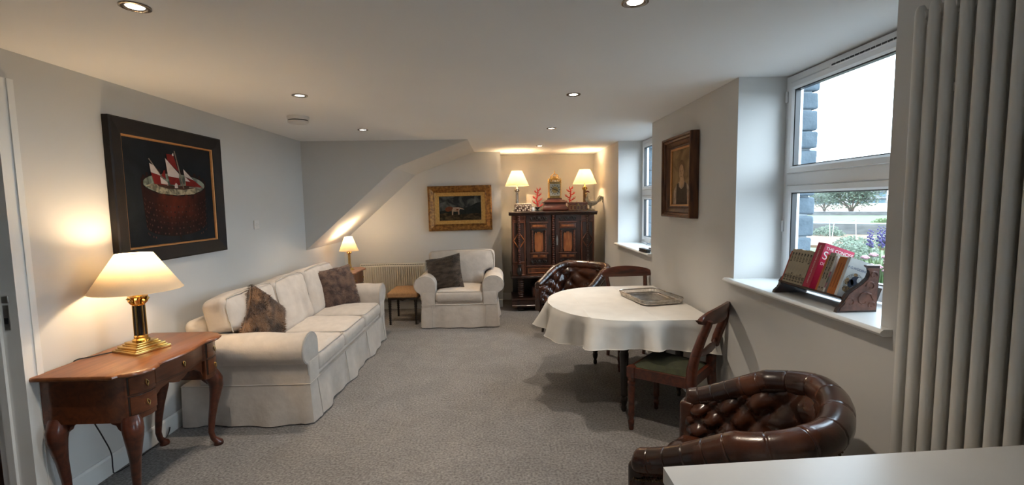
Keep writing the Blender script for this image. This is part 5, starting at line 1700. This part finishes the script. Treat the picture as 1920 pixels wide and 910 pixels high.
def text_mesh(txt, size, mt, parent, M, name='lettering', align='LEFT'):
    cu = bpy.data.curves.new('lettering_curve', 'FONT')
    cu.body = txt
    cu.size = size
    cu.align_x = align
    cu.extrude = 0.0
    cu.offset = 0.0
    tmp = bpy.data.objects.new('lettering_tmp', cu)
    COL.objects.link(tmp)
    bpy.context.view_layer.update()
    me = bpy.data.meshes.new_from_object(tmp.evaluated_get(bpy.context.evaluated_depsgraph_get()))
    bpy.data.objects.remove(tmp)
    bpy.data.curves.remove(cu)
    me.materials.clear()
    me.materials.append(mt)
    me.transform(M)
    o = bpy.data.objects.new(name, me)
    return put(o, parent)


PAGE = mat('book_pages', (0.66, 0.60, 0.50), (0.55, 0.49, 0.40), rough=0.9, scale=(2, 300, 2))
INKB = mat('black_ink', (0.02, 0.018, 0.016), rough=0.7, scale=20)
INKW = mat('white_ink', (0.82, 0.80, 0.78), rough=0.7, scale=20)
INKBL = mat('blue_ink', (0.04, 0.10, 0.26), rough=0.7, scale=20)
BKRED = mat('thin_red_cover', (0.36, 0.045, 0.025), rough=0.5, scale=20)
BKCRM = mat('cream_paper_cover', (0.43, 0.36, 0.25), (0.38, 0.31, 0.215), rough=0.6, scale=20)
BKDIC = mat('crimson_jacket', (0.50, 0.010, 0.060), (0.46, 0.009, 0.055), rough=0.3, scale=8, coat=0.3)
BKORG = mat('orange_paper_cover', (0.52, 0.155, 0.022), (0.45, 0.125, 0.017), rough=0.5, scale=20)
BKGRY = mat('grey_cream_cover', (0.38, 0.33, 0.26), (0.33, 0.28, 0.22), rough=0.6, scale=20)
BKWHT = mat('white_cover', (0.70, 0.70, 0.68), rough=0.4, scale=20)
BKPIC = mat('printed_cover', (0.36, 0.10, 0.16), (0.05, 0.09, 0.07), rough=0.4, scale=26, lo=0.45, hi=0.55)
SKT = mat('ink_sketch', (0.34, 0.28, 0.19), (0.03, 0.025, 0.02), rough=0.7, scale=130, lo=0.46, hi=0.56)
xpos = 0.020


def book(label, th, h, dp, mt, cat='book', group=None, fwd=0.0):
    """spine faces the room; local frame of the book: x thickness, y depth, z upright"""
    global xpos
    t = thing('book', label, cat, (0, 0, 0), 0, group)
    base = Matrix.Translation((SX, YF, SZ)) @ Matrix.Rotation(-PI / 2, 4, 'Z')
    q = O + dv * (0.004 - fwd) + uv * 0.0005
    t.matrix_world = base @ Matrix.Translation((xpos, q.y, q.z)) @ Matrix.Rotation(-TH, 4, 'X')
    c = 0.0012
    # cover: spine and two boards
    b = MB().box(0, c, 0, dp, 0, h).box(th - c, th, 0, dp, 0, h).box(0, th, -0.0008, c, 0, h)
    b.build('cover', mt, t, 0)
    MB().box(c, th - c, c, dp - 0.002, 0.001, h - 0.0015).build('pages', PAGE, t, 0)
    xpos += th + 0.0006
    return t, th, h, dp


def spine_text(t, txt, size, mt, th, z):
    # reads downwards along the spine
    M = Matrix.Translation((th / 2 - size * 0.32, -0.0014, z)) @ Matrix(((0, 1, 0, 0), (0, 0, 1, 0), (-1, 0, 0, 0), (0, 0, 0, 1))) if False else \
        Matrix.Translation((th / 2 + size * 0.34 - size * 0.68, -0.0014, z)) @ Matrix(((0, 1, 0, 0), (0, 0, -1, 0), (-1, 0, 0, 0), (0, 0, 0, 1)))
    text_mesh(txt, size, mt, t, M)


book('thin red booklet at the far end of the book rack', 0.010, 0.168, 0.105, BKRED)
crm = ['first', 'second', 'third', 'fourth', 'fifth', 'sixth', 'seventh']
for k in range(7):
    t, th, h, dp = book('cream paperback with black title, %s in the row from the thin red booklet' % crm[k], 0.0225, 0.180 + 0.002 * (k % 3), 0.11, BKCRM, group='cream paperbacks in the book rack')
    MB().box(th * 0.26, th * 0.80, -0.0014, -0.0010, h - 0.068 + 0.004 * (k % 2), h - 0.018).build('title_block', SKT, t, 0)
    MB().box(th * 0.12, th * 0.88, -0.0014, -0.0010, 0.010, 0.042 + 0.006 * (k % 3)).build('spine_drawing', SKT, t, 0)
    MB().box(th * 0.46, th * 0.56, -0.0013, -0.0010, 0.055, h - 0.080).build('author_line', BKGRY, t, 0)
xpos += 0.003
t, th, h, dp = book('thick crimson dictionary with white lettering', 0.050, 0.232, 0.155, BKDIC)
spine_text(t, 'THE CONCISE SCOTS DICTIONARY', 0.0125, INKW, th, h - 0.012)
cov = lambda y, z: Matrix.Translation((th + 0.0004, y, z)) @ Matrix(((0, 0, 1, 0), (1, 0, 0, 0), (0, 1, 0, 0), (0, 0, 0, 1)))
text_mesh('THE CONCISE', 0.0225, INKW, t, cov(0.010, h - 0.030))
text_mesh('Scots', 0.058, INKW, t, cov(0.006, h - 0.078))
text_mesh('DICTIONARY', 0.0215, INKW, t, cov(0.008, h - 0.108))
xpos += 0.042
book('slim orange paperback just after the crimson dictionary', 0.013, 0.178, 0.11, BKORG)
for k in range(2):
    t, th, h, dp = book(['grey-cream paperback beside the slim orange one', 'grey-cream paperback next to the printed cover book'][k], 0.0185, 0.190, 0.115, BKGRY, group='grey-cream paperbacks in the book rack')
    MB().box(th * 0.30, th * 0.70, -0.0014, -0.0010, 0.060, h - 0.015).build('title_block', SKT, t, 0)
    MB().lathe([(0.004, 0), (0.004, 0.0004)], 12, M=T(th / 2, -0.0012, 0.016, 0, PI / 2)).build('publisher_mark', INKB, t)
t, th, h, dp = book('white paperback with a purple and green picture cover', 0.012, 0.178, 0.13, BKWHT)
MB().box(th, th + 0.0004, 0.012, 0.118, 0.02, 0.10).build('cover_picture', BKPIC, t, 0)
MB().box(0.001, th - 0.001, -0.0013, -0.0010, 0.02, 0.10).build('spine_picture', BKPIC, t, 0)
xpos += 0.014
for k in range(3):
    t, th, h, dp = book(['orange paperback, far one of the block of three', 'orange paperback, middle one of the block of three', 'orange paperback, near one of the block of three'][k], 0.0155, 0.178, 0.11, BKORG, group='orange paperbacks in the book rack')
    MB().box(th * 0.4, th * 0.6, -0.0013, -0.0010, 0.03, h - 0.03).build('spine_title', mat('dark_orange_ink_%d' % k, (0.22, 0.05, 0.01), rough=0.6, scale=60, lo=0.4, hi=0.6), t, 0)
t, th, h, dp = book('white paperback with blue author name and cartoon cover at the near end', 0.016, 0.182, 0.112, BKWHT)
cov = lambda y, z: Matrix.Translation((th + 0.0004, y, z)) @ Matrix(((0, 0, 1, 0), (1, 0, 0, 0), (0, 1, 0, 0), (0, 0, 0, 1)))
text_mesh('P.G.WODEHOUSE', 0.0150, INKBL, t, cov(0.003, h - 0.048))
art = MB()
def blob(cy, cz, ry, rz_, mi, k=14, dx=0.0006):
    art.add([(th + dx, cy + ry * math.cos(2 * PI * i / k), cz + rz_ * math.sin(2 * PI * i / k)) for i in range(k)], [tuple(range(k))], mi)
blob(0.055, 0.070, 0.050, 0.050, 3, dx=0.0003)
blob(0.060, 0.085, 0.026, 0.024, 0); blob(0.072, 0.094, 0.010, 0.013, 1, dx=0.0009); blob(0.040, 0.070, 0.014, 0.020, 0)
blob(0.075, 0.060, 0.016, 0.012, 4); blob(0.030, 0.040, 0.020, 0.014, 2); blob(0.060, 0.035, 0.022, 0.012, 3, dx=0.0009); blob(0.020, 0.075, 0.010, 0.016, 2); blob(0.050, 0.112, 0.010, 0.008, 2)
art.build('cover_cartoon', [mat('cartoon_blue_black', (0.03, 0.04, 0.07), rough=0.6, scale=40), BKWHT, mat('cartoon_ochre', (0.42, 0.25, 0.10), (0.10, 0.07, 0.05), rough=0.6, scale=120), mat('cartoon_grey', (0.52, 0.52, 0.50), (0.20, 0.20, 0.20), rough=0.6, scale=150), mat('cartoon_blue', (0.10, 0.16, 0.30), rough=0.6, scale=60)], t, 0, fix=False)

# two black oblong cases on the far sill
for k, (x, y, L, lab) in enumerate(((1.475, 4.63, 0.20, 'long black oblong case at the front of the far window sill'), (1.575, 4.66, 0.14, 'short black oblong case at the back of the far window sill'))):
    t = thing('spectacle_case', lab, 'case', (x, y, 1.0305), R(4))
    MB().rbox(-0.024, 0.024, -L / 2, L / 2, 0, 0.018, 0.006).build('base', BLKPL, t)
    MB().rbox(-0.0245, 0.0245, -L / 2, L / 2, 0.019, 0.036, 0.007).build('lid', BLKPL, t)

# ------------------------------------------------------------------ tall column radiator on the right wall
t = thing('column_radiator', 'tall pale grey column radiator on the right wall above the worktop', 'radiator', (XR, 1.500, 0))
z0, z1 = 0.30, 2.165
colm = MB()
for xc, r_ in ((-0.122, 0.0160), (-0.052, 0.0150)):
    colm.lathe([(r_ * 0.6, z0), (r_, z0 + 0.03), (r_, z1 - 0.03), (r_ * 0.9, z1 - 0.012), (r_ * 0.55, z1)], 14, (xc, 0, 0))
for zz in (z0 + 0.030, z1 - 0.034):
    colm.tube([(-0.124, 0, zz), (-0.087, 0, zz + (0.006 if zz > 1 else -0.006)), (-0.050, 0, zz)], [0.021, 0.020, 0.020], 12)
    colm.tube([(-0.087, -0.027, zz), (-0.087, 0.027, zz)], 0.018, 12)
sec = colm.build('section', RADC, t, 60)
for k in range(1, 11):
    c = sec.copy()
    COL.objects.link(c)
    c.parent = t
    c.location = (0, -0.0500 * k, 0)
MB().lathe([(0.010, 0), (0.014, 0.004), (0.014, 0.016), (0.008, 0.022)], 10, M=T(-0.087, 0.022, z1 - 0.034, 0, -PI / 2)).build('bleed_valve', STEEL, t)
for k in (1, 8):
    for zz in (0.6, 1.88):
        MB().rbox(-0.062, 0.0, -0.0500 * k - 0.045, -0.0500 * k - 0.010, zz, zz + 0.03, 0.004).build('wall_bracket', RADC, t)

# ------------------------------------------------------------------ worktop of the kitchen peninsula
o = thing('kitchen_worktop', 'pale grey laminate worktop at the front, in front of the leather chair', 'worktop', (0.376, 1.025, 0.0))
MB().prism([(0, 0), (0.938, 0.048), (0.938, -2.2), (0, -2.2)], 0.882, 0.92, 'z').build('slab', COUNTER, o, 0)
o = thing('kitchen_cabinet', 'white peninsula base cabinet under the grey worktop', 'cabinet', (0.376, 1.025, 0))
MB().box(0.03, 0.90, -2.15, -0.05, 0.10, 0.881).build('body', WHITE, o, 0)
MB().box(0.07, 0.87, -2.12, -0.09, 0.0, 0.10).build('plinth', WHITE, o, 0)
for k in range(4):
    dr = MB().rbox(0.012, 0.03, -2.14 + 0.522 * k, -2.14 + 0.522 * k + 0.516, 0.11, 0.875, 0.003).build('door', WHITE, o)
    MB().tube([(0.004, -2.14 + 0.522 * k + 0.12, 0.80), (-0.008, -2.14 + 0.522 * k + 0.13, 0.80), (-0.008, -2.14 + 0.522 * k + 0.27, 0.80), (0.004, -2.14 + 0.522 * k + 0.28, 0.80)], 0.005, 6).build('handle', STEEL, dr)

# ------------------------------------------------------------------ outside the windows
STONE = mat('blue_grey_painted_stone', (0.084, 0.113, 0.139), (0.059, 0.084, 0.105), rough=0.85, scale=14, bump=0.5, bscale=40, bdist=0.01)
MORTAR = mat('grey_mortar', (0.22, 0.25, 0.27), rough=0.95, scale=40)
ow = MB()
for i in range(0, 8, 2):
    ow.box(1.86, 1.96, ys[i], ys[i + 1], -0.1, 2.7)
for y0, y1, zs in WINS:
    ow.box(1.86, 1.96, y0, y1, -0.1, zs - 0.03).box(1.86, 1.96, y0, y1, ZC + 0.02, 2.7)
wout = struct('wall_outer', ow, MORTAR, label='blue-grey painted stone outer face of the house wall')
rnd = random.Random(21)
for (ye, sg) in ((2.87, 1), (1.73, -1), (5.77, 1), (4.49, -1)):
    z = 0.95
    k = 0
    while z < 2.45:
        h = rnd.uniform(0.10, 0.17)
        L = 0.34 if k % 2 else 0.22
        ya, yb = sorted((ye - sg * rnd.uniform(0.012, 0.034), ye + sg * L))
        xo = 1.985 + rnd.uniform(0, 0.018)
        def sf(p, h_, sd=rnd.random() * 50): return p + Vector((fnoise((p.x * 9 + sd, p.y * 9, p.z * 9)), fnoise((p.y * 9, sd, p.z * 9)), fnoise((p.z * 7, p.x * 9, sd)))) * 0.008
        q = MB().rbox(1.868, xo, ya, yb, z, z + h - 0.009, 0.014, 2, 1, sf).build('stone', STONE, wout, 60)
        z += h
        k += 1
GRAV = mat('grey_gravel', (0.111, 0.107, 0.101), (0.078, 0.076, 0.072), rough=0.95, scale=3)
GRASS = mat('rough_grass', (0.062, 0.093, 0.026), (0.031, 0.053, 0.014), rough=0.95, scale=2.5)
SOIL = mat('dry_orange_earth', (0.133, 0.077, 0.042), (0.077, 0.049, 0.028), rough=0.95, scale=2)
WALLS = mat('grey_rubble_wall', (0.104, 0.104, 0.100), (0.062, 0.062, 0.059), rough=0.95, scale=(2, 2, 6))
struct('ground_outside', MB().box(2.0, 420, -60, 420, -0.35, -0.25), GRAV, label='grey gravel ground outside the house')
def strip(name, d0, d1, z, mt, a0=-0.10, a1=0.12, lab=None):
    """bank of ground across the view from the window, d metres away"""
    u = Vector((0.625, 0.78, 0)); w = Vector((0.78, -0.625, 0))
    pts = [u * d0 + w * d0 * -0.35, u * d0 + w * d0 * 0.45, u * d1 + w * d1 * 0.45, u * d1 + w * d1 * -0.35]
    return struct(name, MB().prism([(p.x, p.y) for p in pts], -0.3, z, 'z'), mt, label=lab)
strip('ground_bank', 13.0, 17.5, -0.02, GRASS, lab='strip of rough green grass beyond the path')
strip('ground_earth', 18.0, 24.0, 0.02, SOIL, lab='strip of dry orange earth beyond the grass')
strip('wall_garden', 24.5, 25.6, 0.45, WALLS, lab='long low grey rubble wall crossing the garden')
strip('ground_meadow', 26.0, 44.0, 0.22, GRASS, lab='green meadow beyond the low wall')
strip('wall_boundary', 46.0, 47.0, 0.45, WALLS, lab='far grey boundary wall below the trees')
strip('ground_field', 47.0, 120.0, 0.15, SOIL, lab='dry field in front of the distant flats')
LEAF = mat('grey_green_leaves', (0.079, 0.104, 0.068), (0.040, 0.059, 0.033), rough=0.7, scale=6)
BARK = mat('grey_bark', (0.16, 0.13, 0.11), (0.08, 0.065, 0.055), rough=0.9, scale=9)


def tree(label, loc, H, wd, seed, nl):
    t = thing('garden_tree', label, 'tree', loc)
    rnd = random.Random(seed)
    tr = MB()
    tips = []
    for k in range(9):
        a = 2 * PI * k / 9 + rnd.uniform(-.3, .3)
        r = wd * rnd.uniform(0.25, 0.48)
        top = Vector((math.cos(a) * r, math.sin(a) * r, H * rnd.uniform(0.6, 0.95)))
        mid = Vector((math.cos(a) * r * 0.55, math.sin(a) * r * 0.55, H * 0.36))
        tr.tube([(0, 0, -0.1), (mid.x * 0.2, mid.y * 0.2, H * 0.14), mid, top], [H * 0.015, H * 0.012, H * 0.008, H * 0.003], 6)
        tips += [mid.lerp(top, u) for u in (0.0, 0.25, 0.5, 0.75, 1.0)]
    tr.build('branches', BARK, t)
    V, Fc = [], []
    for k in range(nl):
        c = rnd.choice(tips)
        p = c + Vector((rnd.gauss(0, 1), rnd.gauss(0, 1), rnd.gauss(0, 0.8))) * wd * 0.10
        a = Vector((rnd.uniform(-1, 1), rnd.uniform(-1, 1), rnd.uniform(-1, 1))).normalized()
        b_ = a.orthogonal().normalized()
        s = H * rnd.uniform(0.018, 0.034)
        n = len(V)
        V += [p - a * s, p + b_ * s * 0.5, p + a * s, p - b_ * s * 0.5]
        Fc.append((n, n + 1, n + 2, n + 3))
    MB().add(V, Fc).build('foliage', LEAF, t, 0, fix=False)['kind'] = 'stuff'


tree('loose grey-green tree in the middle of the window view', (31.3, 40, 0.1), 4.3, 5.4, 3, 7500)
tree('low grey-green tree at the left edge of the window view', (35.0, 48.5, 0.1), 3.2, 4.0, 5, 4000)
BLD1 = mat('pale_render', (0.156, 0.159, 0.159), (0.141, 0.144, 0.144), rough=0.8, scale=0.3)
BLD2 = mat('teal_glass_front', (0.067, 0.126, 0.143), (0.042, 0.084, 0.101), rough=0.25, scale=0.8)


def block(label, x, y, w, dpt, h, floors, bays, side):
    t = thing('apartment_block', label, 'building', (x, y, -1.0), R(-39))
    MB().box(-w / 2, w / 2, 0, dpt, 0, h).build('walls', BLD1, t, 0)
    MB().box(-w / 2 - 0.2, w / 2 + 0.2, -0.3, dpt + 0.2, h, h + 0.4).build('roof', BLD1, t, 0)
    fh = h / floors
    win = None
    for f_ in range(floors):
        for k in range(bays):
            if win is None:
                win = MB().box(-w / bays * 0.32, w / bays * 0.32, -0.12, 0.02, fh * 0.25, fh * 0.80).build('window', BLD2, t, 0)
                q = win
            else:
                q = win.copy(); COL.objects.link(q); q.parent = t
            q.location = (-w / 2 + w / bays * (k + 0.5), 0, fh * f_)
        if side:
            MB().box(-w / 2, w / 2, -1.0, 0.0, fh * f_ - 0.12, fh * f_ + 0.12).build('balcony', BLD1, t, 0)


block('distant teal-windowed flats with balconies seen through the near window', 131.0, 160, 10.5, 9, 14.5, 6, 4, True)
block('distant white block of flats at the left of the window view', 119.0, 165, 9.0, 9, 12.0, 5, 5, False)
t = thing('warehouse', 'long low pale shed right of the distant flats', 'building', (146.0, 150, -1.0), R(-42))
MB().box(-12, 12, 0, 10, 0, 5.4).build('walls', BLD1, t, 0)
MB().prism([(-0.5, 5.4), (5, 6.6), (10.5, 5.4)], -12.3, 12.3, 'x').build('roof', mat('shed_roof', (0.46, 0.46, 0.45), rough=0.7, scale=0.4), t, 0)
for k in range(6):
    MB().box(-11 + 3.8 * k, -8.6 + 3.8 * k, -0.1, 0.02, 3.0, 4.6).build('window', BLD2, t, 0)
rnd = random.Random(31)
GPOS = [(9.2, 11.6, 'rounded green shrub nearest beyond the planting bed'), (10.6, 13.4, 'rounded green shrub left of the white gate'), (12.2, 14.0, 'rounded green shrub right of the white gate'), (13.6, 18.6, 'rounded green shrub on the dry earth at the left'), (14.6, 15.4, 'rounded green shrub on the dry earth at the right'), (20.5, 24.0, 'rounded green shrub just beyond the low garden wall')]
for x, y, lab in GPOS:
    t = thing('shrub', lab, 'shrub', (x, y, -0.1), 0, 'green shrubs in the garden')
    V, Fc = [], []
    for k in range(1100):
        d_ = Vector((rnd.gauss(0, 1), rnd.gauss(0, 1), abs(rnd.gauss(0, 1)))).normalized() * rnd.uniform(0.55, 1.0)
        p = Vector((d_.x * 0.62, d_.y * 0.62, d_.z * 0.48 + 0.06))
        a = Vector((rnd.uniform(-1, 1), rnd.uniform(-1, 1), rnd.uniform(-1, 1))).normalized()
        b_ = a.orthogonal().normalized()
        q = rnd.uniform(0.03, 0.06)
        n = len(V)
        V += [p - a * q, p + b_ * q * 0.5, p + a * q, p - b_ * q * 0.5]
        Fc.append((n, n + 1, n + 2, n + 3))
    MB().add(V, Fc).build('foliage', GRASS if int(x * 10) % 2 else LEAF, t, 0, fix=False)['kind'] = 'stuff'
    MB().tube([(0, 0, 0), (0.02, 0.01, 0.3)], [0.03, 0.012], 6).build('stem', BARK, t)
t = thing('garden_gate', 'white tubular gate frames standing beside the path', 'gate', (12.6, 17.0, -0.02), R(-40))
for k in range(2):
    MB().tube([(k * 0.8 - 0.8, 0, 0), (k * 0.8 - 0.75, 0, 0.66), (k * 0.8 - 0.1, 0, 0.76), (k * 0.8 - 0.06, 0, 0)], 0.010, 6).build('hoop', WHITE, t)
MB().tube([(-2.4, 0, 0.36), (-0.75, 0, 0.62)], 0.008, 5).build('rail', WHITE, t)
# planting bed right outside the near window
bed = struct('planter_wall', MB().prism([(2.35, 2.4), (3.3, 2.2), (4.3, 4.4), (4.0, 5.2), (3.1, 4.6)], -0.3, 0.62, 'z'), WALLS, label='raised grey stone planting bed outside the near window')
GRN = mat('fresh_green_leaves', (0.065, 0.117, 0.023), (0.033, 0.068, 0.012), rough=0.6, scale=9)
LAV = mat('lavender_purple', (0.063, 0.050, 0.143), (0.038, 0.029, 0.101), rough=0.8, scale=30)
PNK = mat('pale_pink_petals', (0.281, 0.151, 0.166), (0.223, 0.101, 0.122), rough=0.7, scale=18)


def clump(b_, c, n, h, spread, rnd, wd=0.010):
    for k in range(n):
        a = rnd.uniform(0, 2 * PI)
        r = rnd.uniform(0.2, 1) * spread
        p0 = Vector(c) + Vector((math.cos(a), math.sin(a), 0)) * r * 0.3
        p2 = Vector(c) + Vector((math.cos(a) * r, math.sin(a) * r, h * rnd.uniform(0.55, 1.0)))
        pm = p0.lerp(p2, 0.6) + Vector((0, 0, h * 0.14))
        sd = Vector((-math.sin(a), math.cos(a), 0)) * wd
        b_.add([p0 - sd * 0.6, p0 + sd * 0.6, pm + sd, p2, pm - sd], [(0, 1, 2, 3, 4)])


rnd = random.Random(9)
for k, (x, y, h, n, lab) in enumerate(((2.92, 3.42, 0.40, 130, 'leafy green rose bush with pink blooms nearest the window'), (3.22, 3.72, 0.46, 130, 'leafy green rose bush with pink blooms in the middle of the bed'), (2.86, 2.98, 0.36, 120, 'leafy green rose bush with pink blooms low at the right'))):
    t = thing('rose_bush', lab, 'bush', (x, y, 0.60), 0, 'flowering bushes outside the window')
    b = MB()
    clump(b, (0, 0, 0), n, h, 0.30, rnd, 0.012)
    b.build('foliage', GRN, t, 0, fix=False)['kind'] = 'stuff'
    for j in range(6):
        a = rnd.uniform(0, 2 * PI)
        r = rnd.uniform(0.02, 0.20)
        c = (math.cos(a) * r, math.sin(a) * r, h * rnd.uniform(0.85, 1.15))
        fb = MB()
        for q in range(9):
            aa = q * 2.4
            rr_ = 0.010 + 0.004 * q
            fb.ball((c[0] + math.cos(aa) * rr_ * 0.6, c[1] + math.sin(aa) * rr_ * 0.6, c[2] + 0.012 - 0.002 * q), 0.018, 7, 4, sc=(1, 1, 0.6))
        fb.build('bloom', PNK, t)
for k, (x, y, z, h, lab) in enumerate(((3.42, 4.05, 0.60, 0.66, 'tall purple lavender spikes left of the bed'), (3.50, 3.98, 0.60, 0.70, 'tall purple lavender spikes right of the bed'))):
    t = thing('lavender_plant', lab, 'plant', (x, y, z), 0, 'lavender plants outside the window')
    b = MB()
    clump(b, (0, 0, 0), 70, h * 0.62, 0.22, rnd, 0.008)
    b.build('foliage', GRN, t, 0, fix=False)['kind'] = 'stuff'
    for j in range(4):
        dx, dy = rnd.uniform(-.10, .10), rnd.uniform(-.10, .10)
        st = MB().tube([(dx * 0.3, dy * 0.3, 0), (dx, dy, h * 0.80)], 0.003, 4).build('stem', GRN, t)
        fb = MB()
        for q in range(12):
            fb.ball((dx + 0.012 * math.cos(q * 2.4), dy + 0.012 * math.sin(q * 2.4), h * 0.78 + q * 0.013), 0.013 - 0.0006 * q, 6, 4)
        fb.build('flower_spike', LAV, t)
